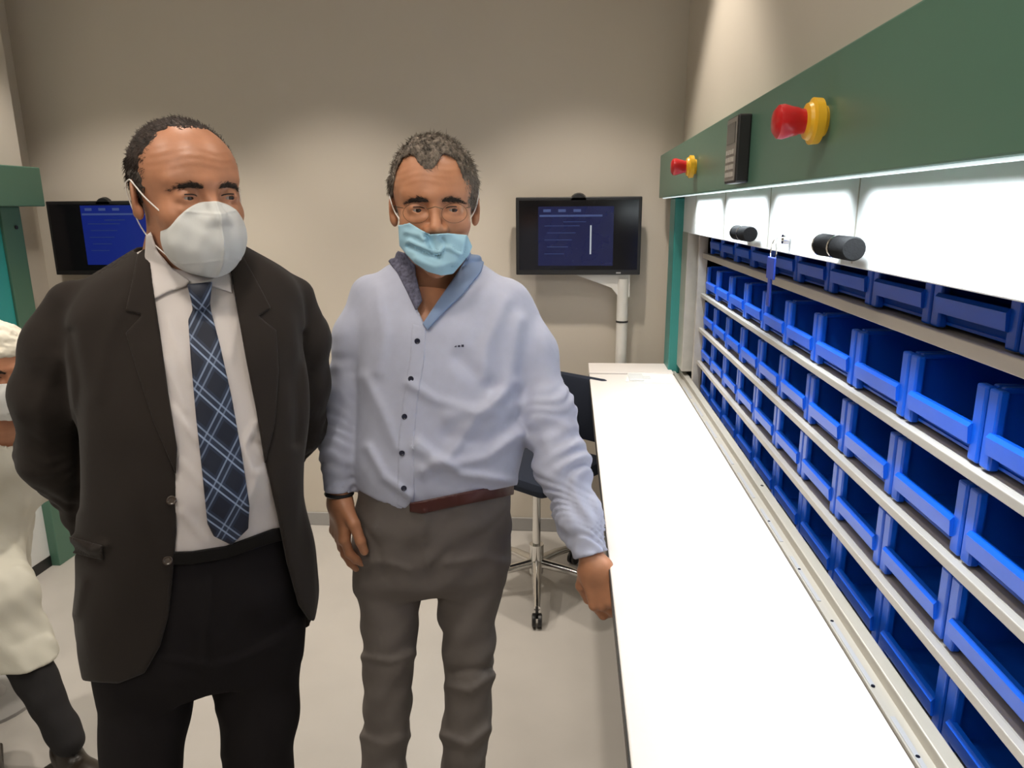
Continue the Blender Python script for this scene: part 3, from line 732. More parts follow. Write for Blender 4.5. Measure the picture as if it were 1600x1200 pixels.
# limbs inside the clothes
core2 = lambda P: smin(smin(Frame.ev(tor2, P, -0.016), np.minimum(chain(P, [(p, r*0.62) for p, r in sh_arm_l], 0.02), chain(P, [(p, r*0.68) for p, r in sh_arm_r], 0.02)), 0.02),
                       np.minimum(Frame.ev(pel2, P, -0.015), np.minimum(Frame.ev(lL2, P, -0.014), Frame.ev(lR2, P, -0.014))), 0.03)+0*P[:, 0]
parts.append(surfnet(core2, f2.O+[-0.42, -0.35, 0.06], f2.O+[0.42, 0.25, 1.42], 0.014, 2))
mesh_from('body', parts, skin_m2, g2)
add_head_bits(g2, h2, None)
sh2 = mesh_from('shirt', [surfnet(shirt2, f2.O+[-0.40, -0.42, 0.78], f2.O+[0.42, 0.24, 1.53], 0.0042)], shirt_blue, g2)
# collar: standing band and two leaves, placket, buttons
def patch(name, poly, base, t, parent, m, h=0.0025, front=None, lo=None, hi=None, inner=0.004, rnd=0.002, uvf=None, cond=None):
    def fn(P):
        d = base(P); e = smax(smax(d-t, -(d+inner), rnd), outline(P, poly), rnd)
        if cond is not None: e = np.maximum(e, cond(P))
        return e
    return mesh_from(name, [surfnet(fn, lo, hi, h, 4, 3.0)], m, parent, uvf)
front2 = lambda P: -(f2.loc(P)[1]-0.0)
def reg(fr, x0, y0, x1, y1, voff=(0.0, 0.25), m=0.02):
    A = np.array([fr.at(x, y, v) for x in (x0, x1) for y in (y0, y1) for v in voff]); return A.min(0)-m, A.max(0)+m
base2 = lambda P: np.minimum(shirt2_core(P), chain(P, [(p, r+0.006) for p, r in neck2], 0.03))
lo, hi = reg(f2, 600, 380, 770, 560, (-0.1, 0.18))
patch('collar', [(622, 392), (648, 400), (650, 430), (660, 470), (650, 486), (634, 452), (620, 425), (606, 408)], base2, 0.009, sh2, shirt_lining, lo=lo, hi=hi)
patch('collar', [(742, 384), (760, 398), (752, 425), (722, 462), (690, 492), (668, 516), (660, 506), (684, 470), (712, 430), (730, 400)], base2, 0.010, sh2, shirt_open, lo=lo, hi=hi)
lo, hi = reg(f2, 600, 490, 700, 810, (0.0, 0.25))
patch('placket', [(644, 505), (666, 512), (664, 560), (654, 620), (647, 690), (648, 780), (634, 795), (620, 790), (622, 690), (630, 620), (640, 560)], shirt2_core, 0.0022, sh2, shirt_blue, lo=lo, hi=hi, h=0.003)
def ray_hit(sd, px, py, d0=0.8, d1=2.6):
    d = ray(px, py); d = d/np.linalg.norm(d); ts = np.arange(d0, d1, 0.001); P = (CAMP+ts[:, None]*d).astype(np.float32)
    v = sd(P); k = np.argmax(v < 0); return P[k].astype(float), -d
for bx, by in ((652, 533), (642, 592), (632, 651), (628, 708), (631, 763)):
    p, nn = ray_hit(shirt2_core, bx, by)
    MB().lathe([(-0.004, 0.002), (-0.004, 0.0055), (0.004, 0.0055), (0.0048, 0.0045), (0.004, 0.003), (0.004, 0.001)], p, nn, 16).build('button', button_m, sh2)
p, nn = ray_hit(shirt2_core, 716, 541)
b = MB(); M = Matrix.Translation(Vector(p)) @ Vector(nn).to_track_quat('Z', 'Y').to_matrix().to_4x4()
for a in (-0.008, -0.001, 0.006): b.box((a, -0.0018, -0.003), (a+0.005, 0.002+0.001*(a > 0), 0.0008), 0.0004, M)
b.build('embroidered_mark', mat('mark', (0.03, 0.03, 0.06), 0.8), sh2)
p, nn = ray_hit(shirt2_core, 530, 748)
# trousers
TOP2 = [(300, 765), (556, 752), (600, 770), (632, 784), (660, 784), (720, 772), (812, 750), (1100, 740), (1100, 1900), (300, 1900)]
def trousers2(P):
    d = smin(smin(Frame.ev(pel2, P), Frame.ev(lL2, P), 0.02), Frame.ev(lR2, P), 0.02)
    for l, a, w_ in (([(700, 1072), (735, 1080), (770, 1056)], 0.009, 7), ([(706, 1050), (768, 1044)], -0.006, 6), ([(566, 1026), (610, 1034), (648, 1022)], 0.007, 6), ([(690, 1150), (730, 1165), (765, 1140)], 0.009, 8),
                     ([(565, 1150), (600, 1165), (640, 1150)], 0.006, 7), ([(664, 800), (660, 850), (672, 893)], 0.004, 4), ([(700, 880), (760, 872), (792, 880)], 0.004, 6), ([(556, 880), (600, 878), (640, 890)], 0.004, 6),
                     ([(560, 815), (590, 850), (600, 900)], -0.003, 5), ([(790, 800), (762, 832), (740, 838)], -0.003, 4), ([(672, 893), (700, 860)], -0.004, 6)):
        d = d+fold(P, l, a, w_)
    return smax(d+wob(P, 0.10, 0.0018, 21, (1, 1, 1.5)), outline(P, TOP2), 0.004)
tr2 = mesh_from('trousers', [surfnet(trousers2, f2.O+[-0.32, -0.25, 0.05], f2.O+[0.32, 0.22, 1.05], 0.0055)], trouser_grey, g2)
lo, hi = reg(f2, 640, 745, 820, 830, (-0.05, 0.2))
belt = patch('belt', [(640, 786), (720, 770), (812, 752), (812, 770), (790, 776), (720, 790), (660, 803), (640, 800)], lambda P: np.minimum(Frame.ev(pel2, P), trousers2(P)), 0.007, g2, leather_m, lo=lo, hi=hi, inner=0.006)
# shoes
def shoe(fr, px, off, fr_yaw, name, m, parent, dx=0.0):
    c = fr.at(px, 1400, off); t = math.radians(fr_yaw); fw = np.array([math.sin(t), -math.cos(t), 0]); lt = np.array([math.cos(t), math.sin(t), 0])
    B = np.stack([lt, fw, [0, 0, 1]], 1); o = np.array([c[0], c[1], 0])
    def fn(P):
        q = (P-o.astype(np.float32)) @ B.astype(np.float32)
        d = ellip(q, (0, 0.10, 0.030), (0.046, 0.115, 0.042)); d = smin(d, ellip(q, (0, -0.02, 0.050), (0.038, 0.062, 0.055)), 0.03)
        d = smax(d, 0.012-q[:, 2], 0.004); return smin(d, rbox(q, (0, 0.055, 0.009), (0.043, 0.145, 0.009), 0.006), 0.003)
    return mesh_from(name, [surfnet(fn, o-[0.26, 0.26, 0.01], o+[0.26, 0.26, 0.14], 0.005)], m, parent)
shoe(f2, 600, -0.02, 5, 'shoe', shoe_m, g2); shoe(f2, 720, -0.02, 20, 'shoe', shoe_m, g2)
# hair, brows
def hair_shape(q, P, t, cutter):
    d = ellip(q, (0, -0.014, 0.034), (0.078+t*0.6, 0.098+t, 0.088+t)); return d, cutter
hair2_m = mat('hair_grey_brown', (0.165, 0.135, 0.108), 0.75, noise=(110, 0.75, (1, 1, 0.5)), bump=(190, 1.0, 0.004, (1, 1, 0.5)))
def hair2(P):
    q = h2.L(P); x, y, z = q[:, 0], q[:, 1], q[:, 2]
    d = ellip(q, (0, -0.010, 0.034), (0.0815, 0.103, 0.0985))
    d = d+wob(q, 0.022, 0.0013, 31, (1, 1, 0.6))+wob(q, 0.010, 0.0007, 32)
    # hairline: on the temples it comes down to the ears, on the forehead a point in the middle
    ax = np.abs(x+0.010)
    front = np.interp(ax, [0, 0.012, 0.026, 0.045, 0.058, 0.066, 0.072], [0.063, 0.070, 0.094, 0.090, 0.062, 0.02, -0.01])+wob(q, 0.014, 0.0012, 33)
    cut = np.where(y > -0.005, front-z, -1)
    side = np.where(y < 0.02, -0.012-z, -1)
    side = np.where(y < -0.03, -0.065-z, side)
    return smax(smax(d, cut*0.8, 0.006), side, 0.004)*h2.s
lo, hi = box_of(h2.W, hb, 0.015)
hs2 = surfnet(hair2, lo, hi, 0.0024)
mesh_from('hair', [hs2, strands(h2, hs2, 7000, lambda v: (0.2, 1.0, -0.2) if v[2] > 0.06 else (0, -0.5, -1.0), 0.011, 0.0005, 5)], hair2_m, g2)
def brows(hd, root, m, th, arch):
    for sx in (-1, 1):
        def fn(P):
            q = hd.L(P); pts = [((sx*0.012, 0.0935, 0.0125), th*0.8), ((sx*0.026, 0.0895, 0.0165+arch), th), ((sx*0.040, 0.0800, 0.0150+arch), th*0.85), ((sx*0.052, 0.066, 0.006), th*0.4)]
            return (chain(q, pts, 0.002)+wob(q, 0.006, 0.0003, 41))*hd.s
        c = hd.W((sx*0.032, 0.082, 0.013)); bs_ = surfnet(fn, c-0.04, c+0.04, 0.0016)
        mesh_from('eyebrow', [bs_, strands(hd, bs_, 420, lambda v: (sx*1.0, -0.2, 0.5 if abs(v[0]) < 0.03 else -0.1), 0.0065, 0.00035, 9, 0.25)], m, root)
brows(h2, g2, brow_m, 0.0040, -0.003)
# blue surgical mask
def mask_face(q): return np.minimum(head_skin(q, {'lines': 0}), ellip(q, (0, 0.045, -0.075), (0.055, 0.062, 0.05)))
MASK2 = [(622, 352), (640, 348), (660, 360), (672, 366), (700, 364), (730, 367), (738, 385), (733, 398), (722, 412), (708, 428), (690, 431), (668, 425), (648, 412), (634, 397), (624, 384)]
def mask2(P):
    q = h2.L(P)
    d = smin(head_skin(q, {'lines': 0}), ellip(q, (0, 0.050, -0.085), (0.056, 0.064, 0.050)), 0.03)*h2.s-0.005
    for l, a, w_ in (([(638, 385), (662, 396), (684, 402)], -0.006, 4), ([(640, 377), (664, 388), (686, 395)], 0.005, 4), ([(684, 397), (694, 385), (704, 388), (718, 397)], 0.006, 4), ([(668, 368), (676, 390), (684, 398)], -0.007, 5),
                     ([(690, 372), (697, 384)], -0.004, 4), ([(634, 362), (655, 368), (662, 374)], 0.004, 5), ([(650, 405), (680, 418), (712, 410)], 0.003, 5), ([(728, 370), (722, 400)], 0.003, 4)):
        d = d+fold(P, l, a, w_)
    d = d+wob(P, 0.03, 0.0009, 51)
    e = smax(d-0.0015, -(d+0.002), 0.0008)
    return smax(smax(e, outline(P, MASK2), 0.002), -(q[:, 1]-0.0)*h2.s, 0.002)
lo, hi = box_of(h2.W, [(x*0.09, y, z) for x in (-1, 1) for y in (0, 0.14) for z in (-0.15, 0)], 0.01)
mk2 = mesh_from('face_mask', [surfnet(mask2, lo, hi, 0.0018)], maskb_m, g2)
tag(mk2, 'pale blue pleated surgical mask')
def ear_loop(hd, mk, pts, r=0.0012):
    b = MB(); W = [Vector(hd.W(p)) for p in pts]; out = []
    for i in range(len(W)-1):
        p0, p1, p2, p3 = W[max(i-1, 0)], W[i], W[i+1], W[min(i+2, len(W)-1)]
        for t in np.linspace(0, 1, 7)[:-1]:
            out.append(0.5*((2*p1)+(-p0+p2)*t+(2*p0-5*p1+4*p2-p3)*t*t+(-p0+3*p1-3*p2+p3)*t**3))
    b.tube(out+[W[-1]], r, 6); b.build('ear_loop', loop_m, mk, smooth=True)
for sx in (-1, 1):
    ear_loop(h2, mk2, [(sx*0.056, 0.055, -0.032), (sx*0.073, 0.026, -0.012), (sx*0.083, 0.006, 0.016), (sx*0.084, -0.012, 0.026), (sx*0.084, -0.03, 0.0)])
# thin glasses
b = MB()
for sx in (-1, 1):
    pts = [h2.W((sx*(0.034+0.023*math.cos(a)), 0.104-0.06*0.022*(1+math.cos(a))-0.008*(1+math.cos(a)), -0.010+0.017*math.sin(a))) for a in np.linspace(0, 2*math.pi, 25)]
    b.tube(pts, 0.0004, 6)
    b.tube([h2.W((sx*0.056, 0.086, -0.001)), h2.W((sx*0.074, 0.075, 0.002)), h2.W((sx*0.080, 0.0, 0.004))], 0.0007, 6)
b.tube([h2.W((-0.013, 0.104, -0.002)), h2.W((0, 0.108, 0.002)), h2.W((0.013, 0.104, -0.002))], 0.0007, 6)
b.build('glasses', mat('glasses_rim', (0.12, 0.09, 0.06), 0.3, metal=0.8), g2, smooth=True)
# bracelet at the hanging hand's cuff
b = MB(); ax = Vector(aR/np.linalg.norm(aR)); u1 = ax.orthogonal().normalized(); u2 = ax.cross(u1); cc = Vector(wr_r)+ax*0.004
b.tube([cc+(u1*math.cos(a)+u2*math.sin(a))*0.0265 for a in np.linspace(0, 2*math.pi, 25)], 0.0042, 8)
b.build('watch_strap', black_m, g2, smooth=True)

# ================================================================ the man in the charcoal suit
f1 = Frame(PY(300, 640, 1.17), 31)
h1 = Head(f1.at(293, 303, 0.015), 49, 2, 1.0, 1.0); h1.k = 1.06
H1 = dict(open=0.0027)
neck1 = [(h1.W((0, -0.025, -0.06)), 0.058), (f1.at(292, 410, -0.04), 0.062), (f1.at(292, 460, -0.05), 0.080)]
tor1 = f1.loft([(378, 228, 372, 0.066, -0.045), (400, 190, 405, 0.078, -0.045), (425, 130, 456, 0.092, -0.04), (460, 98, 474, 0.110, -0.03), (540, 102, 482, 0.130, -0.01), (640, 108, 478, 0.137, 0.005),
                (740, 110, 474, 0.138, 0.010), (810, 112, 478, 0.136, 0.008), (870, 108, 492, 0.136, 0.0), (960, 112, 498, 0.135, -0.005), (1030, 132, 490, 0.130, -0.01), (1110, 148, 480, 0.125, -0.012)])
ar1 = f1.chain([(116, 478, -0.04, 40), (90, 545, -0.045, 47), (76, 620, -0.06, 48), (84, 710, -0.10, 46), (150, 800, -0.16, 38), (215, 850, -0.20, 32)])
al1 = f1.chain([(456, 465, -0.04, 37), (469, 532, -0.05, 41), (474, 600, -0.07, 38), (468, 672, -0.11, 34), (410, 760, -0.17, 32), (330, 830, -0.20, 30)])
under1 = f1.loft([(378, 235, 365, 0.056, -0.045), (425, 150, 430, 0.080, -0.035), (460, 118, 455, 0.096, -0.028), (540, 122, 462, 0.116, -0.006), (640, 126, 460, 0.126, 0.010),
                  (740, 132, 456, 0.130, 0.018), (810, 138, 456, 0.126, 0.014), (850, 140, 458, 0.12, 0.008), (900, 142, 462, 0.115, 0)])
def body1(P):
    d = head_skin(h1.L(P), H1)*h1.s
    return smin(d, chain(P, neck1, 0.03), 0.025)
pel1 = f1.loft([(740, 148, 450, 0.108, 0.012), (815, 148, 450, 0.118, 0.012), (860, 142, 456, 0.124, 0.006), (920, 138, 468, 0.126, -0.002), (1000, 142, 474, 0.120, -0.01), (1045, 150, 472, 0.10, -0.01)], n=2.3)
lL1 = leg(f1, [(960, 138, 330, 0.105, -0.01), (1030, 142, 318, 0.095, -0.01), (1100, 148, 305, 0.088, -0.005), (1200, 156, 290, 0.080, -0.005), (1330, 168, 285, 0.074, -0.01), (1480, 180, 280, 0.070, -0.03), (1600, 185, 272, 0.068, -0.04)])
lR1 = leg(f1, [(960, 305, 472, 0.105, -0.01), (1030, 318, 472, 0.095, -0.01), (1100, 338, 468, 0.088, -0.005), (1200, 348, 460, 0.080, -0.005), (1330, 352, 455, 0.074, -0.01), (1480, 356, 448, 0.070, -0.03), (1600, 360, 440, 0.068, -0.04)])
OPEN1 = [(236, 340), (236, 430), (247, 520), (262, 640), (274, 740), (276, 830), (270, 900), (264, 960), (250, 1010), (226, 1052), (185, 1068), (150, 1066), (100, 1060), (60, 1300), (700, 1300), (700, 1010), (512, 985), (498, 962),
         (491, 971), (482, 968), (466, 945), (448, 880), (432, 800), (416, 730), (400, 640), (384, 560), (368, 470), (358, 400), (352, 340)]
BACK1 = [(60, 1062), (140, 1058), (200, 1062), (330, 1020), (480, 980), (700, 975), (700, 1400), (60, 1400)]
def jacket_core(P):
    d = Frame.ev(tor1, P)
    a = chain(P, ar1, 0.03)+arm_folds(P, ar1, 8, 0.0016); b = chain(P, al1, 0.03)+arm_folds(P, al1, 9, 0.0018)
    d = smin(d, a, 0.016); d = smin(d, b, 0.016)
    for l, am, w_ in (([(112, 520), (125, 600), (122, 700), (118, 790)], -0.007, 9), ([(472, 520), (466, 600), (462, 690)], -0.006, 8), ([(190, 470), (165, 540), (150, 620)], 0.004, 12),
                      ([(110, 840), (140, 862), (165, 852)], 0.006, 7), ([(112, 855), (150, 872)], -0.006, 6), ([(130, 910), (118, 960)], 0.004, 8), ([(90, 560), (60, 640), (75, 720)], 0.004, 12)):
        d = d+fold(P, l, am, w_)
    return d+wob(P, 0.16, 0.0026, 61)+wob(P, 0.07, 0.0009, 62, (1, 1, 0.5))
def jacket(P):
    d = jacket_core(P)
    inner = smax(Frame.ev(under1, P)-0.003, jacket_core(P)+0.013, 0.002)
    d = smax(d, -inner, 0.002)
    _, v, _ = f1.loc(P)
    d = smax(d, -smax(outline(P, OPEN1), -(v+0.035), 0.006), 0.004)
    d = smax(d, -smax(outline(P, BACK1), v+0.03, 0.004), 0.003)
    nk = chain(P, neck1, 0.03)-0.012
    return smax(d, -nk, 0.003)
suit_m = mat('suit_charcoal', (0.023, 0.0175, 0.0145), 0.9, spec=0.2, bump=(900, 0.2, 0.0006), noise=(10, 0.06), sheen=0.08)
trous1_m = mat('suit_trousers', (0.012, 0.010, 0.011), 0.92, spec=0.2, bump=(900, 0.2, 0.0006))
shirtw_m = mat('shirt_white', (0.66, 0.61, 0.59), 0.85, spec=0.2, bump=(900, 0.12, 0.0006))
g1 = empty('person', tuple(f1.O), 'man in charcoal suit, plaid tie and white cup-shaped mask, hands behind his back', 'person')
lo, hi = box_of(h1.W, hb, 0.01); lo[2] -= 0.20; lo[0] -= 0.03; hi[0] += 0.03; hi[1] += 0.05
parts = [surfnet(body1, lo, hi, 0.0024)]
hw = f1.at(262, 872, -0.215)
hA = lambda P: hand_sdf(P, ar1[-1][0], f1.lat*0.8+np.array([0, 0, -0.55]), -f1.fw, 0.5, 0.5, 1, 0.95)
parts.append(surfnet(hA, ar1[-1][0]-0.2, ar1[-1][0]+0.2, 0.0045))
core1 = lambda P: smin(smin(Frame.ev(under1, P, -0.014), np.minimum(chain(P, [(p, r*0.62) for p, r in al1], 0.02), chain(P, [(p, r*0.62) for p, r in ar1], 0.02)), 0.02),
                       np.minimum(Frame.ev(pel1, P, -0.015), np.minimum(Frame.ev(lL1, P, -0.014), Frame.ev(lR1, P, -0.014))), 0.03)
parts.append(surfnet(core1, f1.O+[-0.42, -0.40, 0.06], f1.O+[0.42, 0.42, 1.42], 0.014, 2))
mesh_from('body', parts, skin_m1, g1)
add_head_bits(g1, h1, None)
jk = mesh_from('jacket', [surfnet(jacket, f1.O+[-0.42, -0.36, 0.58], f1.O+[0.42, 0.42, 1.55], 0.0045)], suit_m, g1)
# lapels
lo, hi = reg(f1, 190, 360, 450, 760, (-0.06, 0.2))
LAPL = [(226, 388), (214, 398), (206, 440), (196, 486), (222, 492), (196, 520), (214, 580), (240, 660), (275, 742), (277, 700), (264, 620), (250, 520), (238, 440), (234, 400)]
LAPR = [(362, 392), (380, 400), (402, 440), (424, 482), (404, 494), (432, 516), (436, 580), (430, 660), (414, 726), (400, 640), (384, 560), (368, 470), (358, 410)]
jc = lambda P: jacket_core(P)
patch('lapel', LAPL, jc, 0.0055, jk, suit_m, lo=lo, hi=hi, h=0.0028)
patch('lapel', LAPR, jc, 0.0055, jk, suit_m, lo=lo, hi=hi, h=0.0028)
lo, hi = reg(f1, 100, 820, 200, 900, (-0.1, 0.2))
patch('pocket_flap', [(108, 838), (160, 852), (163, 876), (112, 864)], jc, 0.0045, jk, suit_m, lo=lo, hi=hi, h=0.0028)
for bx, by in ((262, 876), (268, 782)):
    p, nn = ray_hit(jacket_core, bx, by, 0.6, 2.0)
    MB().lathe([(-0.004, 0.002), (-0.004, 0.0075), (0.004, 0.0075), (0.005, 0.006), (0.004, 0.004), (0.004, 0.001)], p, nn, 18).build('button', mat('button_brown', (0.05, 0.035, 0.025), 0.3), jk)
# shirt
def shirt1_core(P):
    d = Frame.ev(under1, P)
    for l, a, w_ in (([(262, 500), (285, 560), (300, 600)], 0.003, 6), ([(255, 560), (290, 640)], 0.003, 6), ([(270, 640), (310, 690)], 0.004, 6), ([(282, 720), (318, 760)], 0.003, 6),
                     ([(400, 660), (380, 700), (395, 740)], 0.004, 6), ([(405, 740), (385, 790)], 0.004, 6), ([(370, 500), (360, 560)], 0.003, 6), ([(285, 800), (320, 845)], 0.003, 6), ([(418, 700), (395, 690)], -0.004, 5)):
        d = d+fold(P, l, a, w_)
    return d+wob(P, 0.09, 0.0012, 71)
HEM1 = [(-200, 872), (262, 872), (300, 871), (352, 863), (426, 836), (460, 830), (800, 820), (800, 1600), (-200, 1600)]
TOP1 = [(-200, 868), (262, 866), (300, 864), (352, 856), (426, 830), (470, 822), (800, 812), (800, 2600), (-200, 2600)]
def shirt1(P):
    d = smax(shirt1_core(P), -(chain(P, neck1, 0.03)-0.002), 0.002)
    _, v, _ = f1.loc(P)
    inside = np.where((outline(P, OPEN1) < 0.004) & (v > -0.035), -1, jacket_core(P)+0.015)
    d = smax(d, inside, 0.002)
    below = -outline(P, HEM1)
    return smax(d, np.where(v > 0, np.maximum(below, 0-(P[:, 2]-0.93)), 0-(P[:, 2]-0.93)), 0.004)
s1 = mesh_from('shirt', [surfnet(shirt1, f1.O+[-0.32, -0.26, 0.9], f1.O+[0.32, 0.26, 1.52], 0.0045)], shirtw_m, g1)
base1 = lambda P: np.minimum(shirt1_core(P), chain(P, [(p, r+0.004) for p, r in neck1], 0.03))
lo, hi = reg(f1, 210, 340, 390, 500, (-0.12, 0.2))
colb = lambda P: smin(base1(P), chain(P, [(p, r+0.010) for p, r in neck1], 0.03), 0.02)
patch('collar', [(228, 368), (236, 362), (246, 392), (268, 418), (298, 440), (290, 448), (264, 456), (240, 468), (232, 430), (226, 400)], colb, 0.008, s1, shirtw_m, lo=lo, hi=hi, cond=lambda P: -(f1.loc(P)[1]+0.045))
patch('collar', [(300, 442), (330, 436), (352, 420), (362, 428), (362, 458), (345, 452), (318, 444)], colb, 0.008, s1, shirtw_m, lo=lo, hi=hi, cond=lambda P: -(f1.loc(P)[1]-0.02))
# tie
tm = bpy.data.materials.new('tie_plaid'); tm.use_nodes = True; nt = tm.node_tree; bs = nt.nodes['Principled BSDF']; bs.inputs['Roughness'].default_value = 0.6
uvn = nt.nodes.new('ShaderNodeUVMap'); sx_ = nt.nodes.new('ShaderNodeSeparateXYZ'); nt.links.new(uvn.outputs[0], sx_.inputs[0])
def mth(op, a, b_=None, c=None):
    n = nt.nodes.new('ShaderNodeMath'); n.operation = op
    for i, v in enumerate((a, b_, c)):
        if v is None: continue
        if isinstance(v, (int, float)): n.inputs[i].default_value = v
        else: nt.links.new(v, n.inputs[i])
    return n.outputs[0]
def bands(coord, period, centre, half):
    f = mth('FRACT', mth('DIVIDE', coord, period)); return mth('LESS_THAN', mth('ABSOLUTE', mth('SUBTRACT', f, centre)), half)
ca_, sb_ = sx_.outputs[0], sx_.outputs[1]
p1_ = mth('ADD', mth('MULTIPLY', ca_, 0.77), mth('MULTIPLY', sb_, 0.64)); p2_ = mth('SUBTRACT', mth('MULTIPLY', ca_, 0.85), mth('MULTIPLY', sb_, 0.53))
p1_ = mth('ADD', p1_, 10.0); p2_ = mth('ADD', p2_, 10.0)
col = None
def mixc(fac, a, b_):
    n = nt.nodes.new('ShaderNodeMix'); n.data_type = 'RGBA'
    if isinstance(fac, (int, float)): n.inputs[0].default_value = fac
    else: nt.links.new(fac, n.inputs[0])
    for i, v in ((6, a), (7, b_)):
        if isinstance(v, tuple): n.inputs[i].default_value = v
        else: nt.links.new(v, n.inputs[i])
    return n.outputs[2]
PER = 0.046
col = mixc(mth('MULTIPLY', bands(p1_, PER, 0.5, 0.22), 0.8), (0.006, 0.010, 0.026, 1), (0.018, 0.030, 0.065, 1))
col = mixc(mth('MULTIPLY', bands(p2_, PER, 0.5, 0.22), 0.5), col, (0.022, 0.038, 0.08, 1))
for c_, st_ in ((0.40, 0.85), (0.60, 0.6)):
    col = mixc(mth('MULTIPLY', bands(p2_, PER, c_, 0.028), st_*0.8), col, (0.26, 0.33, 0.48, 1))
    col = mixc(mth('MULTIPLY', bands(p1_, PER, c_, 0.028), st_), col, (0.30, 0.38, 0.55, 1))
nt.links.new(col, bs.inputs['Base Color'])
t0 = f1.at(340, 640, 0.13)
def tie_uv(P):
    q = P-t0; return np.stack([q @ f1.lat, q[:, 2]], -1)
TIE = [(296, 446), (330, 442), (328, 470), (330, 486), (344, 540), (362, 620), (378, 710), (390, 790), (388, 826), (362, 852), (334, 838), (324, 818), (316, 740), (306, 650), (298, 560), (294, 500), (301, 484), (298, 466)]
lo, hi = reg(f1, 270, 420, 410, 870, (-0.04, 0.2))
KN = [(292, 444), (332, 440), (328, 476), (318, 486), (302, 484)]
tie_b = lambda P: np.minimum(shirt1_core(P), sphere(P, f1.at(312, 462, 0.075), 0.026))
ti = patch('necktie', TIE, lambda P: shirt1_core(P), 0.008, g1, tm, lo=lo, hi=hi, h=0.0028, uvf=tie_uv, rnd=0.004)
tag(ti, 'navy tie with pale blue plaid lines')
lo, hi = reg(f1, 280, 430, 345, 500, (-0.04, 0.2))
patch('knot', KN, lambda P: smin(base1(P), sphere(P, f1.at(312, 462, 0.070), 0.022), 0.02), 0.013, ti, tm, lo=lo, hi=hi, h=0.0024, uvf=tie_uv, rnd=0.005)
# trousers and belt
def trousers1(P):
    d = smin(smin(Frame.ev(pel1, P), Frame.ev(lL1, P), 0.02), Frame.ev(lR1, P), 0.02)
    for l, a, w_ in (([(330, 900), (322, 1000), (318, 1040)], 0.004, 4), ([(318, 1040), (260, 1030), (200, 1010)], 0.004, 7), ([(325, 1045), (380, 1030), (440, 1000)], 0.004, 7), ([(342, 1110), (360, 1140), (350, 1180)], 0.005, 8)):
        d = d+fold(P, l, a, w_)
    e = d+wob(P, 0.12, 0.0018, 81)
    return smax(e, outline(P, TOP1), 0.004)
tr1 = mesh_from('trousers', [surfnet(trousers1, f1.O+[-0.34, -0.30, 0.05], f1.O+[0.34, 0.28, 1.10], 0.006)], trous1_m, g1)
lo, hi = reg(f1, 240, 800, 460, 900, (-0.05, 0.2))
bb = lambda P: np.minimum(shirt1_core(P), trousers1(P))
belt = patch('belt', [(262, 862), (300, 861), (352, 853), (426, 826), (450, 822), (450, 842), (420, 850), (352, 873), (300, 882), (262, 882)], bb, 0.005, g1, mat('belt_black', (0.006, 0.005, 0.005), 0.6, spec=0.2), lo=lo, hi=hi, inner=0.006)
shoe(f1, 235, -0.03, 20, 'shoe', shoe_m, g1); shoe(f1, 400, -0.03, 42, 'shoe', shoe_m, g1)
# hair: short, high forehead, greying at the temples
hair1_m = mat('hair_dark_brown', (0.030, 0.017, 0.012), 0.7, noise=(110, 0.6, (1, 1, 0.5)), bump=(190, 1.0, 0.003, (1, 1, 0.5)))
temple_m = mat('hair_grey_temple', (0.075, 0.060, 0.050), 0.8, noise=(130, 0.6), bump=(220, 1.0, 0.002))
def hair1(P):
    q = h1.L(P); x, y, z = q[:, 0], q[:, 1], q[:, 2]; ax = np.abs(x)
    d = ellip(q, (0, -0.014, 0.033), (0.0785, 0.101, 0.0895))+wob(q, 0.012, 0.0006, 34)
    front = np.interp(ax, [0, 0.014, 0.028, 0.042, 0.055, 0.066, 0.073], [0.095, 0.098, 0.103, 0.096, 0.076, 0.040, -0.01])+wob(q, 0.014, 0.001, 35)
    cut = np.where(y > -0.004+0.35*np.clip(z-0.09, 0, 1), front-z, -1)
    side = np.where(y < 0.022, -0.012-z, -1); side = np.where(y < -0.03, -0.065-z, side)
    return smax(smax(d, cut*0.8, 0.005), side, 0.004)*h1.s
lo, hi = box_of(h1.W, hb, 0.015)
hs1 = surfnet(hair1, lo, hi, 0.0024)
hr1 = mesh_from('hair', [hs1, strands(h1, hs1, 6500, lambda v: (0.0, -1.0, 0.2) if v[2] > 0.06 else (0, -0.6, -1.0), 0.009, 0.00045, 6, 0.25)], hair1_m, g1)
def temple(P):
    q = h1.L(P); d = hair1(P)-0.0012
    return smax(smax(d, (q[:, 2]-0.038+wob(q, 0.02, 0.004, 36))*h1.s, 0.004), -(q[:, 1]+0.03)*h1.s, 0.004)
mesh_from('sideburns', [surfnet(temple, lo, hi, 0.0024)], temple_m, hr1)
brows(h1, g1, brow_m, 0.0034, -0.002)
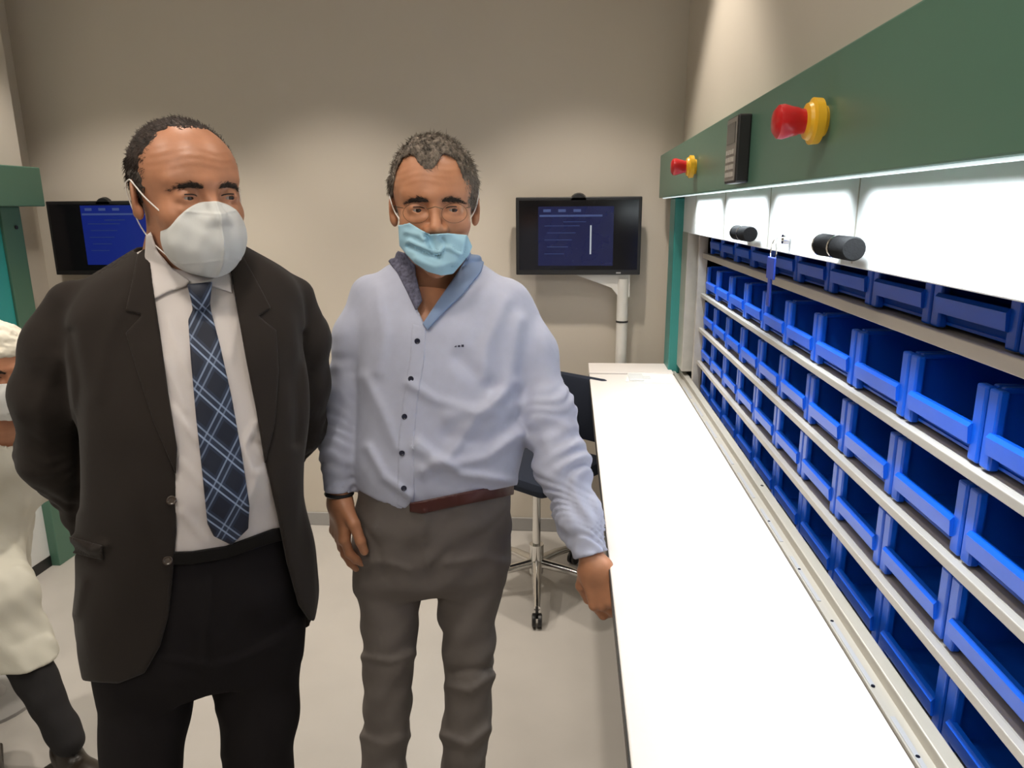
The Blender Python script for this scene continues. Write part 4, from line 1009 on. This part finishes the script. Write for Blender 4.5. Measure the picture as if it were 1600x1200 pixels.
# cup mask with a centre fold
def mask1(P):
    q = h1.L(P); ax = np.abs(q[:, 0])
    dome = ellip(q, (0, 0.052, -0.068), (0.062, 0.060, 0.062))
    rr = np.sqrt(((q[:, 2]+0.064)/0.062)**2+1e-6)
    ridge = smax(ax*0.72+(q[:, 1]-0.124+0.026*rr**2.4)*0.85, np.abs(q[:, 2]+0.066)-0.059, 0.01)
    d = smin(smax(ellip(q, (0, 0.055, -0.066), (0.066, 0.075, 0.062)), ridge, 0.022), dome, 0.01)
    d = smin(d, head_skin(q, {'lines': 0})-0.002, 0.010)
    # embossed seams
    d = d-0.0010*np.exp(-((q[:, 2]+0.028-0.10*ax)/0.0016)**2)*(q[:, 1] > 0.06)-0.0010*np.exp(-((q[:, 2]+0.098+0.12*ax)/0.0016)**2)*(q[:, 1] > 0.06)
    d = d-0.0022*np.exp(-(ax/0.0016)**2)
    rim = np.sqrt((q[:, 0]/0.062)**2+((q[:, 2]+0.069)/0.060)**2)
    e = smax(smax(d+wob(q, 0.03, 0.0006, 52), (rim-1)*0.06, 0.003), -(q[:, 1]-0.030), 0.002)
    return e*h1.s
lo, hi = box_of(h1.W, [(x*0.08, y, z) for x in (-1, 1) for y in (0, 0.15) for z in (-0.15, 0.02)], 0.01)
mk1 = mesh_from('face_mask', [surfnet(mask1, lo, hi, 0.0018)], maskw_m, g1)
tag(mk1, 'white cup-shaped mask with a centre fold')
for sx in (-1, 1):
    ear_loop(h1, mk1, [(sx*0.050, 0.083, -0.050), (sx*0.058, 0.062, -0.034), (sx*0.0745, 0.030, -0.006), (sx*0.081, 0.010, 0.012), (sx*0.0835, -0.006, 0.022), (sx*0.084, -0.026, 0.016)])
    ear_loop(h1, mk1, [(sx*0.050, 0.055, -0.104), (sx*0.064, 0.012, -0.078), (sx*0.072, -0.016, -0.052), (sx*0.078, -0.028, -0.022), (sx*0.083, -0.028, 0.004), (sx*0.084, -0.024, 0.016)], 0.0010)

# ================================================================ the seated person in white, cut by the left edge
hc3 = PY(-7, 578, 1.86)
f3 = Frame((hc3[0]-0.12, hc3[1]+0.05), 72)
O3 = f3.O; A3 = lambda *v: np.array(v, float)
h3 = Head(hc3, 60, 4, 0, 1.02)
g3 = empty('person', tuple(O3), 'seated person in white coat, white cap and mask, cut off by the left edge', 'person')
hip = A3(hc3[0]-0.30, hc3[1]+0.10, 0.60); chest = A3(hc3[0]-0.10, hc3[1]+0.04, 0.88)
neck3 = [(h3.W((0, -0.02, -0.06)), 0.050), (hc3+[-0.04, 0.03, -0.16], 0.055), (hc3+[-0.07, 0.04, -0.22], 0.08)]
K1 = A3(hc3[0]-0.02, 1.76, 0.51); K2 = A3(hc3[0]-0.14, 1.58, 0.52)
AK1 = PZ(106, 1158, 0.11); AK2 = PZ(-30, 1150, 0.11)
shl = [chest+f3.lat*s_*0.15+[0.0, 0, 0.05] for s_ in (-1, 1)]
arms3 = [[(shl[0], 0.060), (shl[0]+[0.02, -0.06, -0.20], 0.056), (K2*0.5+hip*0.5+[-0.06, 0, 0.14], 0.042)], [(shl[1], 0.060), (shl[1]+[-0.02, 0.05, -0.20], 0.056), (K1*0.35+hip*0.65+[-0.02, 0, 0.15], 0.042)]]
legs3 = lambda P: np.minimum(chain(P, [(hip+[0.02, -0.06, -0.06], 0.085), (K1+[-0.01, 0, -0.04], 0.066), (AK1, 0.043)], 0.02), chain(P, [(hip+[0, -0.1, -0.06], 0.085), (K2+[0, 0, -0.04], 0.064), (AK2, 0.043)], 0.02))+wob(P, 0.08, 0.002, 92)
def coat(P):
    d = chain(P, [(hip, 0.175), (hip*0.5+chest*0.5, 0.150), (chest, 0.125)], 0.05)
    d = smin(d, capsule(P, shl[0], shl[1], 0.062), 0.05)
    lap = np.minimum(chain(P, [(hip, 0.15), (K1, 0.086), (K1+[0.065, -0.03, -0.24], 0.088)], 0.04), chain(P, [(hip, 0.15), (K2, 0.095), (K2+[-0.01, -0.01, -0.20], 0.095)], 0.04))
    lap = np.minimum(lap, legs3(P)-0.016)
    d = smin(d, lap, 0.07); d = smin(d, chain(P, [(hip+[0, 0, 0], 0.16), (hip+[0.02, -0.02, -0.3], 0.15)], 0.03), 0.05)
    for L in arms3: d = smin(d, chain(P, L, 0.03), 0.03)
    d = d+wob(P, 0.11, 0.0045, 91, (1, 1, 0.4))+wob(P, 0.05, 0.0012, 93, (1, 1, 0.5))
    d = smax(d, (0.325+0.35*(P[:, 0]-hc3[0]-0.1)*0-P[:, 2]), 0.006)
    shell = -(d+0.012)
    return smax(d, -(chain(P, neck3, 0.03)-0.004), 0.003)
coat_m = mat('coat_white', (0.56, 0.545, 0.47), 0.8, bump=(400, 0.2, 0.001))
ct = mesh_from('coat', [surfnet(coat, A3(hip[0]-0.28, 1.42, 0.27), A3(hc3[0]+0.34, 2.25, 1.06), 0.006)], coat_m, g3)
def b3(P): return smin(head_skin(h3.L(P), {'open': 0.0046})*h3.s, chain(P, neck3, 0.03), 0.025)
lo, hi = box_of(h3.W, hb, 0.01); lo[2] -= 0.14; lo[0] -= 0.04; hi[1] += 0.04
inner3 = lambda P: np.minimum(np.minimum(chain(P, [(hip, 0.14), (chest, 0.10)], 0.05), legs3(P)+0.012), np.minimum(chain(P, [(a, r*0.65) for a, r in arms3[0]], 0.02), chain(P, [(a, r*0.65) for a, r in arms3[1]], 0.02)))
parts = [surfnet(b3, lo, hi, 0.0032), surfnet(inner3, A3(hip[0]-0.28, 1.4, 0.08), A3(hc3[0]+0.34, 2.25, 1.05), 0.014, 2)]
for L, sd_ in zip(arms3, (1, -1)):
    w_ = L[-1][0]; hf = lambda P: hand_sdf(P, w_, A3(0.1, -0.8, -0.2), [0, 0, -1], 0.45, 0.5, sd_, 0.92)
    parts.append(surfnet(hf, w_-0.17, w_+0.20, 0.004))
mesh_from('body', parts, skin_m1, g3)
mesh_from('trousers', [surfnet(legs3, A3(hip[0]-0.20, 1.4, 0.06), A3(hc3[0]+0.40, 2.2, 0.66), 0.006)], mat('trousers_black', (0.008, 0.007, 0.008), 0.9), g3)
def shoe_at(c, yaw, parent):
    t = math.radians(yaw); fw = np.array([math.sin(t), -math.cos(t), 0]); lt = np.array([math.cos(t), math.sin(t), 0]); B = np.stack([lt, fw, [0, 0, 1]], 1); o = np.array([c[0], c[1], 0])
    def fn(P):
        q = (P-o.astype(np.float32)) @ B.astype(np.float32)
        d = ellip(q, (0, 0.07, 0.028), (0.042, 0.100, 0.038)); d = smin(d, ellip(q, (0, -0.02, 0.062), (0.038, 0.050, 0.060)), 0.03)
        d = smax(d, 0.010-q[:, 2], 0.004); return smin(d, rbox(q, (0, 0.040, 0.008), (0.040, 0.125, 0.008), 0.006), 0.003)
    mesh_from('shoe', [surfnet(fn, o-[0.22, 0.22, 0.01], o+[0.22, 0.22, 0.15], 0.004)], shoe_m, parent)
shoe_at(AK1, 66, g3); shoe_at(AK2, 40, g3)
def cap3(P):
    q = h3.L(P); d = ellip(q, (0, -0.022, 0.050), (0.094, 0.118, 0.088))+wob(q, 0.035, 0.0022, 94)+wob(q, 0.014, 0.0008, 95)
    return smax(d, (0.022+0.30*q[:, 1]-q[:, 2])*0.95, 0.008)*h3.s
lo, hi = box_of(h3.W, [(x*0.11, y*0.155-0.02, z*0.15) for x in (-1, 1) for y in (-1, 1) for z in (-0.3, 1.05)], 0.01)
tag(mesh_from('cap', [surfnet(cap3, lo, hi, 0.0035)], mat('cap_white', (0.72, 0.68, 0.58), 0.85), g3), 'puffy white hair cap')
def mask3(P):
    q = h3.L(P); d = smin(head_skin(q, {'lines': 0}), ellip(q, (0, 0.050, -0.070), (0.060, 0.066, 0.060)), 0.03)-0.004+wob(q, 0.03, 0.0012, 96)
    rim = np.sqrt((q[:, 0]/0.068)**4+((q[:, 2]+0.068)/0.054)**4)**0.25
    return smax(smax(smax(d, -(d+0.004), 0.001), (rim-1)*0.055, 0.003), -(q[:, 1]-0.015), 0.002)*h3.s
lo, hi = box_of(h3.W, [(x*0.085, y, z) for x in (-1, 1) for y in (0, 0.14) for z in (-0.15, 0.01)], 0.01)
mesh_from('face_mask', [surfnet(mask3, lo, hi, 0.0024)], maskw_m, g3)
add_head_bits(g3, h3, None); brows(h3, g3, brow_m, 0.0042, 0.0)
# the stool that carries them
st = empty('stool', (float(hip[0]), float(hip[1])-0.02, 0), 'low round stool under the seated person in white at the left edge', 'stool')
MB().lathe([(0, 0.02), (0, 0.15), (0.01, 0.165), (0.04, 0.165), (0.05, 0.15), (0.05, 0.02)], (hip[0], hip[1]-0.02, 0.37), (0, 0, 1), 28).build('seat', black_m, st, smooth=True)
MB().lathe([(0, 0.01), (0, 0.025), (0.30, 0.025), (0.30, 0.01)], (hip[0], hip[1]-0.02, 0.07), (0, 0, 1), 16).build('gas_column', chrome_m, st, smooth=True)
MB().lathe([(0, 0.02), (0, 0.15), (0.012, 0.15), (0.03, 0.05), (0.07, 0.03), (0.07, 0.01)], (hip[0], hip[1]-0.02, 0.0), (0, 0, 1), 32).build('base', base_m, st, smooth=True)
